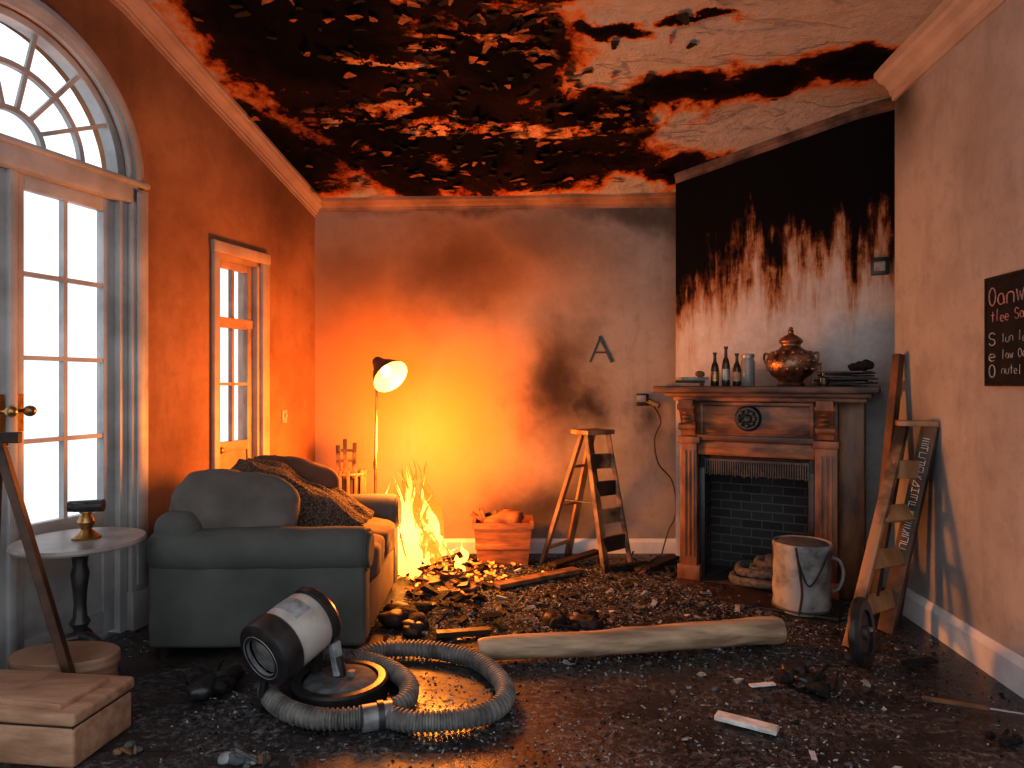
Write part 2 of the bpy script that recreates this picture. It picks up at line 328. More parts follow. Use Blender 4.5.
# ---------------------------------------------------------------- room shell
sl=.312; C0=Vector((-1.633,5.66,0)); e=Vector((-sl,-1,0)).normalized(); nL=Vector((-e.y,e.x,0))
ML=Matrix(((e.x,nL.x,0,C0.x),(e.y,nL.y,0,C0.y),(0,0,1,0),(0,0,0,1)))
def ceilz(x,y):
    Lz=2.883+.402*max(0,5.66-max(y,3.80)); 
    if y>5.66: Lz=2.883-.2*(y-5.66)
    Rz=2.95+.41*(5.66-max(y,4.69))
    s=min(1,max(0,(x+2.1)/4.6)); return Lz*(1-s)+Rz*s
add('floor',[(-4,-1.5,0),(4,-1.5,0),(4,6.3,0),(-4,6.3,0)],[(0,1,2,3)],M_fl)
V=[];Fc=[];nx,ny=70,70
for j in range(ny+1):
    y=.9+4.9*j/ny; xl=C0.x+sl*(y-5.66)-.12; xr=2.75
    for i in range(nx+1):
        x=xl+(xr-xl)*i/nx; z=ceilz(x,y)
        V.append((x,y,z+.012*noise.noise(Vector((x*3,y*3,0)))))
for j in range(ny):
    for i in range(nx): a=j*(nx+1)+i; Fc.append((a,a+1,a+nx+2,a+nx+1))
add('ceiling',V,Fc,M_ce,None,True,angle=False)
HT=3.75
R0=.64; SC=2.50; ZS=2.55; DO=(.70,1.15,2.28)
V=[];Fc=[]
def prism(s0,s1,za0,za1,zt):
    b=len(V)
    for s,za in ((s0,za0),(s1,za1)):
        for d in (0,-.18):
            for z in (za,zt): V.append((s,d,z))
    Fc.extend([tuple(b+i for i in f) for f in BF])
prism(-.3,DO[0],0,0,HT); prism(DO[0],DO[1],DO[2],DO[2],HT); prism(DO[1],SC-R0,0,0,HT)
na=28
for k in range(na):
    a0=math.pi-math.pi*k/na; a1=math.pi-math.pi*(k+1)/na
    prism(SC+R0*math.cos(a0),SC+R0*math.cos(a1),ZS+R0*math.sin(a0),ZS+R0*math.sin(a1),HT)
prism(SC+R0,5.4,0,0,HT)
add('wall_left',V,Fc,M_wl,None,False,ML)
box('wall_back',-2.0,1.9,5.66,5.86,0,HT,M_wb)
dA=Vector((.876,-.482,0)).normalized(); nA=Vector((-dA.y,dA.x,0)); A=Vector((1.2,4.88,0))
MA=Matrix(((dA.x,nA.x,0,A.x),(dA.y,nA.y,0,A.y),(0,0,1,0),(0,0,0,1)))
def mx(u,y):
    k=(u-512)/F; return (k*(A.y+y*nA.y)-(A.x+y*nA.x))/(dA.x-k*dA.y)
def mz(u,v,y):
    x=mx(u,y); p=A+dA*x+nA*y; return CH-(v-384)/F*p.y
box('wall_chimney_breast',-.167,2.05,.5,1.3,0,HT,M_br,None,MA)
def rwx(y): return 2.40+.086*(y-4.23)
add('wall_right',[(rwx(4.29),4.29,0),(3.3,4.29,0),(3.3,.9,0),(rwx(.9),.9,0),(rwx(4.29),4.29,HT),(3.3,4.29,HT),(3.3,.9,HT),(rwx(.9),.9,HT)],
    [(0,1,2,3),(4,7,6,5),(0,4,5,1),(1,5,6,2),(2,6,7,3),(3,7,4,0)],M_wr)
def moulding(name,pts,nrm,prof,mat):
    V=[];Fc=[];n=len(prof)
    for p in pts:
        for d,z in prof: V.append(Vector(p)+Vector(nrm)*d+Vector((0,0,z)))
    for i in range(len(pts)-1):
        for k in range(n): k2=(k+1)%n; Fc.append((i*n+k,i*n+k2,(i+1)*n+k2,(i+1)*n+k))
    Fc.append(tuple(range(n))); Fc.append(tuple(range((len(pts)-1)*n,len(pts)*n)))
    return add(name,V,Fc,mat)
CP=[(0,.03),(.11,.03),(.11,-.015),(.095,-.02),(.085,-.04),(.05,-.06),(.03,-.09),(.028,-.11),(.015,-.115),(.015,-.14),(0,-.14)]
def lwp(s,z): return ML@Vector((s,0,z))
pts=[]
for s in [0,.3,.6,.9,1.2,1.5,1.8,1.9,2.0,2.2,2.6,3.5,4.6]:
    q=lwp(s,0); pts.append((q.x,q.y,ceilz(q.x+.05,q.y)))
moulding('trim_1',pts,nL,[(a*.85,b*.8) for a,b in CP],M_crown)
moulding('trim_2',[(x,5.66,ceilz(x,5.62)) for x in (-1.63,-.8,0,.8,1.4)],(0,-1,0),[(a*.7,b*.6) for a,b in CP],gen('crown_smoked',(.38,.21,.12),(.15,.08,.05),3,.6))
pts=[]
for y in (4.29,4,3.6,3,2.2,1.7,1): pts.append((rwx(y),y,ceilz(rwx(y),y)-.01))
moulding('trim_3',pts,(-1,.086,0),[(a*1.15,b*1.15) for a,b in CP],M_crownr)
pts=[]
for x in (-.167,.3,.7,1.1,1.5): q=MA@Vector((x,.5,0)); pts.append((q.x,q.y,ceilz(q.x,q.y)))
moulding('trim_4',pts,-nA,[(a*.4,b*.4) for a,b in CP],gen('crown_sooty',(.20,.13,.10),(.02,.015,.014),6,.7))
BP=[(0,0),(.022,0),(.022,.13),(.014,.15),(.008,.17),(0,.17)]
moulding('baseboard_back',[(-1.6,5.66,0),(1.36,5.66,0)],(0,-1,0),[(a,b*.7) for a,b in BP],M_trimw)
moulding('baseboard_right',[(rwx(4.29),4.29,0),(rwx(1),1,0)],(-1,.086,0),BP,M_trimw)
moulding('baseboard_left',[lwp(1.24,0),lwp(1.76,0)],nL,BP,M_crown)

# ---------------------------------------------------------------- windows & doors on left wall
def leaf(g,s0,s1,z0,z1,d,cols,rows,zp,mat,st=.07,mu=.022,th=.045):
    box('stile_a',s0,s0+st,d,d+th,z0,z1,mat,g,ML,.004); box('stile_b',s1-st,s1,d,d+th,z0,z1,mat,g,ML,.004)
    box('rail_top',s0+st,s1-st,d,d+th,z1-st,z1,mat,g,ML,.004); box('rail_mid',s0+st,s1-st,d,d+th,zp-st*1.4,zp,mat,g,ML,.004)
    box('rail_bottom',s0+st,s1-st,d,d+th,z0,z0+.12,mat,g,ML,.004)
    box('panel',s0+st,s1-st,d+.012,d+th-.015,z0+.12,zp-st*1.4,mat,g,ML)
    a,b=s0+st,s1-st
    for i in range(1,cols): x=a+(b-a)*i/cols; box('muntin_v%d'%i,x-mu/2,x+mu/2,d+.005,d+th-.005,zp,z1-st,mat,g,ML)
    for j in range(1,rows): z=zp+(z1-st-zp)*j/rows; box('muntin_h%d'%j,a,b,d+.006,d+th-.006,z-mu/2,z+mu/2,mat,g,ML)
    box('glass',a,b,d+.02,d+.024,zp,z1-st,M_glass,g,ML)
g=grp('door_1',lwp(2.5,0))
sL,sR=SC-R0,SC+R0
box('jamb_a',sL,sL+.05,-.17,.0,0,ZS,M_sash,g,ML); box('jamb_b',sR-.05,sR,-.17,.0,0,ZS,M_sash,g,ML)
leaf(g,sL+.05,SC,0.02,2.43,-.085,2,4,.70,M_sash); leaf(g,SC,sR-.05,0.02,2.43,-.085,2,4,.70,M_sash)
box('astragal',SC-.02,SC+.02,-.045,-.015,.02,2.43,M_sash,g,ML,.004)
box('transom',sL-.05,sR+.05,-.17,.03,2.43,2.55,M_sash,g,ML,.01); box('transom_ledge',sL-.12,sR+.12,-.0,.05,2.53,2.565,M_sash,g,ML,.012)
for s0 in (sL-.12,sR+.0):
    box('casing',s0,s0+.12,0,.03,0,2.52,M_sash,g,ML,.006); box('casing_bead',s0+.03,s0+.09,.03,.045,.25,2.5,M_sash,g,ML,.006)
    box('plinth',s0-.01,s0+.13,0,.05,0,.22,M_sash,g,ML,.006)
for s in (SC-.045,SC+.045):
    k=ML@Vector((s,-.04,1.27)); k2=ML@Vector((s,.015,1.27)); cyl('handle_stem',k,k2,.009,.009,M_brass,g,10)
    cushion('door_knob',ML@Vector((s,.03,1.27)),(.055,.055,.055),2,M_brass,g,n=6,wr=0)
    box('lock_plate',s-.018,s+.018,-.042,-.034,1.17,1.35,M_brass,g,ML)
g=grp('window_1',lwp(2.5,ZS))
def arcring(name,r0,r1,d0,d1,mat,n=36):
    V=[];Fc=[]
    for k in range(n+1):
        a=math.pi*k/n
        for r in (r0,r1):
            for d in (d0,d1): V.append((SC+r*math.cos(a),d,ZS+.01+r*math.sin(a)))
    for k in range(n):
        b=4*k
        for q in ((0,1),(1,3),(3,2),(2,0)): Fc.append((b+q[0],b+q[1],b+4+q[1],b+4+q[0]))
    Fc+= [(0,1,3,2),(4*n,4*n+2,4*n+3,4*n+1)]
    return add(name,V,Fc,mat,g,False,ML)
arcring('casing_arch',R0-.01,R0+.08,0,.03,M_sash); arcring('casing_arch_bead',R0+.02,R0+.055,.03,.045,M_sash); arcring('casing_arch_rim',R0+.08,R0+.10,0,.02,M_sash)
arcring('frame_arch',R0-.045,R0,-.10,-.02,M_sash); arcring('muntin_ring',R0*.60-.013,R0*.60+.013,-.06,-.03,M_sash); arcring('muntin_hub',R0*.24,R0*.24+.026,-.06,-.03,M_sash)
for k in range(0,8):
    a=math.pi*(k)/7; 
    p=ML@Vector((SC+R0*.24*math.cos(a),-.045,ZS+.03+R0*.24*math.sin(a))); q=ML@Vector((SC+(R0-.03)*math.cos(a),-.045,ZS+.03+(R0-.03)*math.sin(a)))
    beam('muntin_ray%d'%k,p,q,.022,.022,M_sash,g)
V=[(SC,-.05,ZS)]+[(SC+(R0-.02)*math.cos(math.pi*k/24),-.05,ZS+(R0-.02)*math.sin(math.pi*k/24)) for k in range(25)]
add('glass',V,[(0,k,k+1) for k in range(1,25)],M_glass,g,False,ML)
g=grp('door_2',lwp(.92,0)); M_dr=gen('door_paint_old',(.46,.30,.20),(.28,.16,.10),5,.5); M_cas=gen('casing_cream',(.50,.37,.28),(.36,.24,.17),4,.5)
box('jamb_a',DO[0],DO[0]+.03,-.17,0,0,DO[2],M_cas,g,ML); box('jamb_b',DO[1]-.03,DO[1],-.17,0,0,DO[2],M_dr,g,ML); box('jamb_top',DO[0],DO[1],-.17,0,DO[2]-.03,DO[2],M_dr,g,ML)
box('casing_a',DO[0]-.075,DO[0]+.005,0,.03,0,DO[2]+.08,M_cas,g,ML,.006); box('casing_b',DO[1]-.005,DO[1]+.05,0,.03,0,DO[2]+.08,M_cas,g,ML,.006)
box('casing_top',DO[0]-.08,DO[1]+.055,0,.035,DO[2],DO[2]+.075,M_cas,g,ML,.006)
leaf(g,DO[0]+.03,DO[1]-.03,.02,DO[2]-.03,-.09,2,3,1.0,M_dr,.05,.02)
box('transom_bar',DO[0]+.03,DO[1]-.03,-.08,-.035,1.8,1.86,M_dr,g,ML)
cushion('door_knob',ML@Vector((DO[1]-.06,-.02,.95)),(.05,.05,.05),2,M_brass,g,n=6,wr=0)
g=grp('light_switch',lwp(.42,1.15)); box('plate',.39,.45,0,.012,1.10,1.20,M_cas,g,ML,.004); box('toggle',.41,.43,.012,.028,1.14,1.17,M_cas,g,ML,.003)
add('snowy_garden',[(-300,-20,-.4),(-2.4,-20,-.4),(-2.4,300,-.4),(-300,300,-.4)],[(0,1,2,3)],M_snow)

# ---------------------------------------------------------------- fireplace
g=grp('fireplace',A+dA*.5)
W=1.02
def fb(n,x0,x1,y0,y1,z0,z1,m,bv=.006): return box(n,x0,x1,y0,y1,z0,z1,m,g,MA,bv)
fb('pilaster_left',0,.12,.0,.14,0,1.02,M_wood); fb('pilaster_right',.885,W,.0,.14,0,1.02,M_wood)
for i,x0 in enumerate((0,.885)):
    fb('pilaster_base_%d'%i,x0-.015,x0+.145,-.02,.14,0,.12,M_wood); fb('pilaster_cap_%d'%i,x0-.01,x0+.145,-.02,.13,.98,1.03,M_wood)
    for sx in (.03,.06,.09): fb('pilaster_flute_%d'%i,x0+sx,x0+sx+.014,-.008,.02,.18,.93,M_wood,.003)
    V,Fc=[],[]; pr=[(0,1.04),(-.02,1.04),(-.035,1.08),(-.03,1.13),(-.055,1.18),(-.095,1.23),(-.10,1.29),(0,1.29)]
    for x in (x0+.015,x0+.115):
        for y,z in pr: V.append((x,y,z))
    n_=len(pr)
    for k in range(n_): k2=(k+1)%n_; Fc.append((k,k2,n_+k2,n_+k))
    Fc.append(tuple(range(n_))); Fc.append(tuple(range(n_,2*n_))); add('corbel_%d'%i,V,Fc,M_wood,g,False,MA)
    for zz in (1.10,1.24):
        p=MA@Vector((x0+.005,-.04 if zz<1.2 else -.07,zz)); q=MA@Vector((x0+.125,-.04 if zz<1.2 else -.07,zz)); cyl('corbel_scroll_%d'%i,p,q,.025,.025,M_wood,g,12)
    for zz in (1.14,1.17,1.20): cushion('corbel_leaf_%d'%i,MA@Vector((x0+.065,-.05,zz)),(.07,.05,.03),2,M_wood,g,n=4,wr=0)
fb('frieze',0,W,.02,.5,1.0,1.30,M_woodh); fb('frieze_panel',.16,.86,.008,.03,1.06,1.25,M_woodh,.008)
fb('frieze_rail_top',.14,.88,-.004,.03,1.25,1.275,M_woodh,.004); fb('frieze_rail_low',.13,.88,-.009,.03,1.005,1.045,M_shelf,.004)
fb('panel_rail_l',.14,.165,-.002,.03,1.05,1.255,M_woodh,.004); fb('panel_rail_r',.855,.88,-.002,.03,1.05,1.255,M_woodh,.004)
fb('inner_lintel',.12,.885,.03,.12,.90,1.0,M_woodh); 
fb('iron_surround_left',.12,.165,.05,.12,0,.90,M_black); fb('iron_surround_right',.84,.885,.05,.12,0,.90,M_black); fb('iron_lintel',.12,.885,.05,.12,.80,.90,M_char)
for k in range(44):
    x=.17+.67*k/43; fb('fringe_%d'%k,x-.004,x+.004,.045,.058,.77-.02*random.random(),.87,M_iron,0)
fb('fringe_rail',.165,.845,.042,.06,.86,.875,M_iron,0)
fb('firebox_back',.12,.885,.46,.5,0,1.0,M_brick,0); fb('firebox_left',.0,.12,.14,.5,0,1.0,M_brick,0); fb('firebox_right',.885,W,.14,.5,0,1.0,M_brick,0); fb('firebox_floor',.12,.885,.0,.46,0,.02,M_brick,0); fb('firebox_top',.12,.885,.12,.46,.9,1.0,M_char,0)
fb('side_wing',W,1.17,.09,.5,0,1.30,M_wood)
fb('cornice_1',-.04,1.19,-.03,.5,1.28,1.315,M_woodh,.008); fb('cornice_2',-.09,1.22,-.075,.5,1.31,1.345,M_shelf,.010); fb('shelf',-.165,1.26,-.12,.5,1.34,1.385,M_shelf,.010)
xm=mx(748,0); MM=MA@T(xm,.008,1.165)@Matrix.Rotation(math.pi/2,4,'X')
lathe('medallion',[(0,.03),(.02,.034),(.03,.022),(.05,.02),(.06,.03),(.075,.03),(.085,.015),(.09,0)],M_black,g,MM,24)
for k in range(8):
    a=k*math.pi/4; p=MM@Vector((.05*math.cos(a),.05*math.sin(a),.028)); cushion('medallion_petal_%d'%k,p,(.03,.03,.03),2,M_black,g,n=4,wr=0)
box('hearth_slab',.0,1.05,-.42,-.02,0,.022,gen('hearth_tile',(.05,.03,.022),(.02,.014,.012),9,.4),None,MA,.005)
g=grp('rope_coil',MA@Vector((.55,.12,0))); M_rope=gen('rope_ashy',(.13,.142,.15),(.036,.040,.043),30,.9,bump=.8)
for k,(r,z,dx,dy) in enumerate(((.22,.052,0,0),(.20,.112,.015,.01),(.12,.168,.06,.02),(.10,.06,.0,.0),(.09,.12,.0,.0),(.05,.19,.06,.02))):
    c=Vector((.57+dx,.14+dy-.03,z)); rs=.031 if k<2 else .026
    pts=[MA@(c+Vector((r*math.cos(a),r*math.sin(a)*.70,.008*math.sin(3*a)))) for a in [2*math.pi*i/60 for i in range(61)]]
    tube('coil_%d'%k,pts,[rs*(1+.07*math.sin(i*2.6)) for i in range(61)],M_rope,g,10)

# ---------------------------------------------------------------- mantel items
SZ=1.385
def MI(u,y): return MA@T(mx(u,y),y,SZ)
g=grp('book_stack',MI(690,.05).translation)
for k in range(3): 
    Mx=MI(688+k*2,.06)@Matrix.Rotation(.3*k,4,'Z'); box('book_%d'%k,-.10,.10,-.06,.06,.022*k,.022*k+.02,[M_case,M_woodd,M_ashl][k],g,Mx,.003)
cushion('figurine',MI(700,.03)@Vector((0,0,.085)),(.07,.05,.05),2.3,M_splint,g,n=6,wr=.01)
box('cloth',-.16,-.05,-.05,.05,0,.012,M_ashl,g,MI(690,.05),.004)
for k,(u,h,mat) in enumerate(((715,.24,M_glassd),(726,.28,M_glassd),(737,.23,M_glassd))):
    g=grp('glass_bottle',MI(u,.1).translation)
    lathe('bottle_body',[(0,0),(.026,0),(.028,.01),(.028,h*.5),(.023,h*.62),(.011,h*.74),(.010,h*.93),(.014,h*.94),(.014,h),(0,h)],mat,g,MI(u,.1),20)
    lathe('bottle_label',[(.0285,h*.15),(.0287,h*.16),(.0287,h*.42),(.0285,h*.43)],[M_brass,M_tin,M_case][k],g,MI(u,.1),20)
g=grp('glass_jar',MI(748,.1).translation)
lathe('jar_body',[(0,0),(.042,0),(.046,.01),(.046,.17),(.038,.19),(.038,.195),(0,.195)],M_glassg,g,MI(748,.1),24)
lathe('jar_lid',[(.0,.195),(.042,.195),(.043,.2),(.043,.22),(.036,.225),(0,.225)],M_tin,g,MI(748,.1),24)
g=grp('copper_urn',MI(791,.12).translation); Mu=MI(791,.12)
lathe('urn_body',[(0,0),(.085,0),(.09,.012),(.075,.03),(.085,.045),(.13,.08),(.158,.125),(.163,.16),(.15,.20),(.115,.235),(.075,.255),(.06,.275),(.062,.285),(.075,.295),(.078,.305),(.05,.31)],M_copper,g,Mu,36)
lathe('urn_lid',[(.078,.305),(.07,.32),(.045,.34),(.022,.35),(.015,.362),(.02,.372),(.012,.385),(.016,.395),(0,.405)],M_copper,g,Mu,28)
for sgn in (-1,1):
    pts=[Mu@Vector(p) for p in cat([(sgn*.13,0,.21),(sgn*.165,0,.225),(sgn*.172,0,.19),(sgn*.158,0,.15)],6)]; tube('urn_handle',pts,.008,M_copper,g,8)
for rr,zz,cnt in ((.158,.17,18),(.152,.115,16),(.125,.225,14)):
    for k in range(cnt):
        a=2*math.pi*k/cnt; p=Mu@Vector((rr*math.cos(a),rr*math.sin(a),zz)); cushion('urn_boss_%d'%k,p,(.024,.024,.024),2,M_copper,g,n=4,wr=0)
g=grp('picture_card',MI(817,.2).translation); box('card',-.035,.035,-.004,.004,0,.16,M_crate,g,MI(816,.20)@Matrix.Rotation(-.12,4,'X'),.002); box('card_face',-.027,.027,-.006,-.004,.02,.14,M_case,g,MI(816,.20)@Matrix.Rotation(-.12,4,'X'))
g=grp('ink_bottle',MI(824,.02).translation); lathe('ink_bottle_body',[(0,0),(.03,0),(.032,.01),(.032,.055),(.014,.07),(.014,.09),(0,.09)],M_glassd,g,MI(824,.0),16)
g=grp('charred_papers',MI(852,.1).translation)
for k in range(9):
    Mx=MI(846+random.uniform(-6,6),.08+random.uniform(-.05,.08))@T(0,0,.011*k)@Matrix.Rotation(random.uniform(-.4,.4),4,'Z')@Matrix.Rotation(random.uniform(-.05,.05),4,'Y')
    box('sheaf_%d'%k,-.15,.15,-.08,.08,.0,.010,(M_char,M_woodd,M_ashg)[k%3],g,Mx,.002)
for k in range(3):
    cushion('lump_%d'%k,(MI(854+k*7,.12)@Vector((0,0,.12+.01*k))),(.09,.08,.06),2.5,M_char,g,n=6,wr=.02)

g=grp('wall_vent_box',MA@Vector((mx(880,.49),.49,2.2))); x=mx(880,.48); z=mz(880,266,.48)
box('vent_plate',x-.055,x+.055,.475,.5,z-.06,z+.06,M_black,g,MA,.005); box('vent_inner',x-.035,x+.035,.465,.476,z-.035,z+.03,M_ashl,g,MA,.004)
g=grp('wall_letter_a',(.73,5.64,1.7)); zc=1.68
beam('stroke_left',(.645,5.655,zc-.10),(.735,5.655,zc+.115),.014,.008,M_black,g,up=(0,-1,0)); beam('stroke_right',(.725,5.655,zc+.115),(.83,5.655,zc-.10),.026,.008,M_black,g,up=(0,-1,0)); beam('crossbar',(.68,5.655,zc-.02),(.79,5.655,zc-.02),.012,.008,M_black,g,up=(0,-1,0))
g=grp('wall_socket',(1.10,5.64,1.28)); box('back_plate',1.03,1.13,5.635,5.66,1.22,1.32,M_black,g,None,.006); beam('arm',(1.08,5.64,1.28),(1.20,5.56,1.22),.035,.035,M_black,g)
box('holder',1.02,1.10,5.58,5.64,1.25,1.31,M_tin,g,None,.01)
tube('cable',cat([(1.15,5.6,1.24),(1.22,5.6,1.1),(1.17,5.6,.95),(1.2,5.6,.75),(1.31,5.57,.6),(1.33,5.55,.35),(1.27,5.55,.2),(1.2,5.5,.01)],8),.006,M_black,g,6)

# ---------------------------------------------------------------- chalkboard
g=grp('chalkboard',(2.3,3.1,1.65))
Mc=Matrix(((-.0857,-.9963,0,rwx(3.31)),(-.9963,.0857,0,3.31),(0,0,1,0),(0,0,0,1)))
box('slate',0,.62,.005,.025,1.395,1.905,M_chalk,g,Mc,.003)
for (a,b,c,d) in ((-.0,.62,1.897,1.91),(0,.62,1.39,1.403),(0,.012,1.39,1.91),(.608,.62,1.39,1.91)): box('frame',a,b,.005,.030,c,d,M_char,g,Mc,.002)
def stroke(P,mat,r): tube('chalk_writing',[Mc@Vector((x,.027,z)) for x,z in P],r,mat,g,5)
def arc(cx,cz,rx,rz,a0,a1,n=10): return [(cx+rx*math.cos(math.radians(a0+(a1-a0)*i/n)),cz+rz*math.sin(math.radians(a0+(a1-a0)*i/n))) for i in range(n+1)]
def glyph(ch,x,z,w,h):
    G={'O':[arc(x+w/2,z+h/2,w/2,h/2,90,450,16)],'u':[[(x,z+h*.6),(x,z+h*.2)]+arc(x+w/2,z+h*.2,w/2,h*.2,180,360)+[(x+w,z+h*.6)]],
       'n':[[(x,z),(x,z+h*.45)]+arc(x+w/2,z+h*.4,w/2,h*.2,180,0)+[(x+w,z)]],'l':[[(x+w*.4,z),(x+w*.5,z+h*1.1)]],'e':[[(x,z+h*.3),(x+w,z+h*.32)]+arc(x+w/2,z+h*.3,w/2,h*.3,0,310)],
       'S':[arc(x+w/2,z+h*.75,w/2,h*.25,20,270)+arc(x+w/2,z+h*.25,w/2,h*.25,90,-160)],'t':[[(x+w/2,z+h),(x+w/2,z)],[(x,z+h*.65),(x+w,z+h*.65)]],'w':[[(x,z+h*.6),(x+w*.25,z),(x+w*.5,z+h*.45),(x+w*.75,z),(x+w,z+h*.6)]],
       'I':[[(x+w/2,z),(x+w/2,z+h)]],'a':[arc(x+w/2,z+h*.3,w/2,h*.3,60,420,14)+[(x+w,z)]]}
    return G[ch]
def write(s,x,z,w,h,mat,r):
    for ch in s:
        if ch!=' ':
            for P in glyph(ch,x,z+random.uniform(-.004,.004),w,h): stroke(P,mat,r)
        x+=w*1.35
write('OanweS',.035,1.775,.050,.085,M_chalkr,.0034); write('tlee SanI',.05,1.695,.026,.050,M_chalkr,.0022)
for k in range(3): write('SeO'[k],.035,1.585-.075*k,.045,.060,M_chalkw,.0028); write(['Iun lean tea'.replace('x',''),'law Oen ISe','nutel wa Ol'][k],.13,1.595-.075*k,.022,.040,M_chalkw,.0017)

# ---------------------------------------------------------------- stepladder (open)
g=grp('stepladder',(.6,5.2,0))
tl,tl2=at(582,434,5.20),at(592,434,5.34); tr,tr2=at(588,434,5.12),at(608,434,5.26)
B1=fl(542,563);B2=fl(568,554);B3=fl(606,574);B4=fl(631,567)
for n_,a,b,w,d in (('rear_leg_1',B1,tl,.065,.03),('rear_leg_2',B2,tl2,.055,.03),('front_rail_1',B3,tr,.075,.035),('front_rail_2',B4,tr2,.07,.035)): beam(n_,a,b,w,d,M_ladder if 'rear' in n_ else M_ladderc,g)
ctr=(tl+tl2+tr+tr2)/4
Mt=T(ctr.x,ctr.y,ctr.z)@Matrix.Rotation(.55,4,'Z'); box('top_cap',-.13,.13,-.11,.11,0,.035,M_ladder,g,Mt,.005)
for k in range(1,5):
    t=k/5.0; a=B3.lerp(tr,t); b=B4.lerp(tr2,t); beam('step_%d'%k,a,b,.03,.11,M_woodd if k%2 else M_ladderc,g,up=(0,0,1))
for t in (.12,.45,.75): a=B1.lerp(tl,t); b=B2.lerp(tl2,t); beam('rear_brace',a,b,.035,.02,M_ladder,g)
a=B1.lerp(tl,.5); b=B3.lerp(tr,.5); beam('spreader',a,b,.012,.012,M_black,g)

# ---------------------------------------------------------------- leaning ladder right
g=grp('leaning_ladder',(2.0,3.7,0))
A0=fl(849,648); A1=at(903,426,3.88); B0=fl(886,632); B1_=at(931,426,3.80)
def rail(name,p,q,w,d,mat):
    f=(Vector((-.8,-.6,0))); ax=(q-p).normalized(); f=(f-ax*f.dot(ax)).normalized(); x=f.cross(ax).normalized()
    M=Matrix(((x.x,f.x,ax.x,p.x),(x.y,f.y,ax.y,p.y),(x.z,f.z,ax.z,p.z),(0,0,0,1)))
    box(name,-w/2,w/2,-d/2,d/2,0,(q-p).length,mat,g,M,.004); return M
rail('rail_1',A0,A1,.06,.04,M_ladderc); mR=rail('rail_2',B0,B1_,.085,.04,gen('ladder_rail_charred',(.14,.085,.055),(.03,.022,.018),6,.6))
for k in range(1,5):
    t=k/4.8-.04; a=A0.lerp(A1,t); b=B0.lerp(B1_,t); 
    beam('step_%d'%k,a,b,.10,.026,M_ladder,g,up=(1,0,.2))
box('top_cap',-.10,.10,-.05,.05,0,.03,M_ladder,g,T(*((A1+B1_)/2))@Matrix.Rotation(-.35,4,'Z'),.004)
beam('rear_leg_1',A0+Vector((.16,.12,0)),A1+Vector((.03,.04,-.02)),.035,.03,M_woodd,g); beam('rear_leg_2',B0+Vector((.12,.10,0)),B1_+Vector((.012,.05,-.02)),.035,.03,M_woodd,g)
ln=(B1_-B0).length
for k in range(16):
    z=.50+.040*k
    if z>ln-.05: break
    s=.018
    for seg in random.sample([(-s,-s,s,-s),(-s,s,s,s),(-s,-s,-s,s),(s,-s,s,s),(-s,0,s,0),(-s,-s,s,s)],3):
        p=mR@Vector((seg[0],.021,z+seg[1]*.8)); q=mR@Vector((seg[2],.021,z+seg[3]*.8)); beam('rail_letter',p,q,.005,.003,M_tape,g,bevel=0)
g=grp('leaning_plank',(2.25,4.2,0)); beam('plank_board',(2.14,4.05,0.0),(2.35,4.15,1.58),.05,.05,gen('plank_reddish',(.17,.075,.038),(.05,.025,.018),6,.6),g)

# ---------------------------------------------------------------- bucket
g=grp('enamel_bucket',(1.80,4.22,0)); Mb=T(1.80,4.24,0)
def drum(name,prof,mat,wob):
    V=[];Fc=[];n=len(prof);seg=48
    for k in range(seg):
        a=2*math.pi*k/seg
        for r,z in prof:
            rr=max(r,1e-4)*(1+wob*noise.noise(Vector((math.cos(a)*2,math.sin(a)*2,z*9)))); V.append((rr*math.cos(a),rr*math.sin(a),z))
    for k in range(seg):
        k2=(k+1)%seg
        for i in range(n-1): Fc.append((k*n+i,k2*n+i,k2*n+i+1,k*n+i+1))
    return add(name,V,Fc,mat,g,True,Mb)
drum('bucket_body',[(0,.004),(.160,.004),(.168,.01),(.172,.05),(.166,.08),(.170,.14),(.164,.20),(.168,.26),(.164,.31),(.170,.36),(.176,.385),(.178,.41),(.170,.425),(.160,.42),(.152,.37),(.148,.03),(0,.03)],M_white,.05)
lathe('bucket_lid',[(0,.425),(.08,.43),(.14,.422),(.158,.41),(.14,.40)],M_ashg,g,Mb,32)
tube('bucket_handle',[Mb@Vector(p) for p in cat([(.165,-.03,.33),(.215,-.04,.31),(.235,-.05,.23),(.21,-.04,.14),(.165,-.03,.12)],8)],.010,M_white,g,8)
tube('strap_vertical',[Mb@Vector(p) for p in cat([(-.10,-.150,.42),(-.085,-.160,.30),(-.07,-.168,.15),(-.085,-.160,.02)],6)],.010,M_black,g,6,.6)
tube('bucket_bail',[Mb@Vector(p) for p in cat([(-.10,-.155,.38),(-.04,-.182,.20),(.03,-.185,.28),(.10,-.15,.40)],8)],.005,M_black,g,6)
tube('bottom_band',[Mb@Vector((.172*math.cos(2*math.pi*i/40),.172*math.sin(2*math.pi*i/40),.03)) for i in range(41)],.008,M_iron,g,6)

# ---------------------------------------------------------------- wheel
g=grp('cast_iron_wheel',fl(862,672)); c=at(862,636,3.38); c.z=.172
Mw=T(*c)@Matrix.Rotation(math.radians(50),4,'Z')@Matrix.Rotation(math.radians(84),4,'X')
lathe('wheel_tyre',[(.11,-.025),(.155,-.025),(.168,-.01),(.168,.01),(.155,.025),(.11,.025),(.11,-.025)],M_black,g,Mw,36)
lathe('wheel_disc',[(0,-.03),(.03,-.03),(.035,-.01),(.112,-.008),(.112,.008),(.035,.01),(.03,.03),(0,.03)],M_iron,g,Mw,28)
beam('wheel_axle',c+Vector((-.06,-.03,0)),c+Vector((.07,.04,0)),.02,.02,M_tin,g)

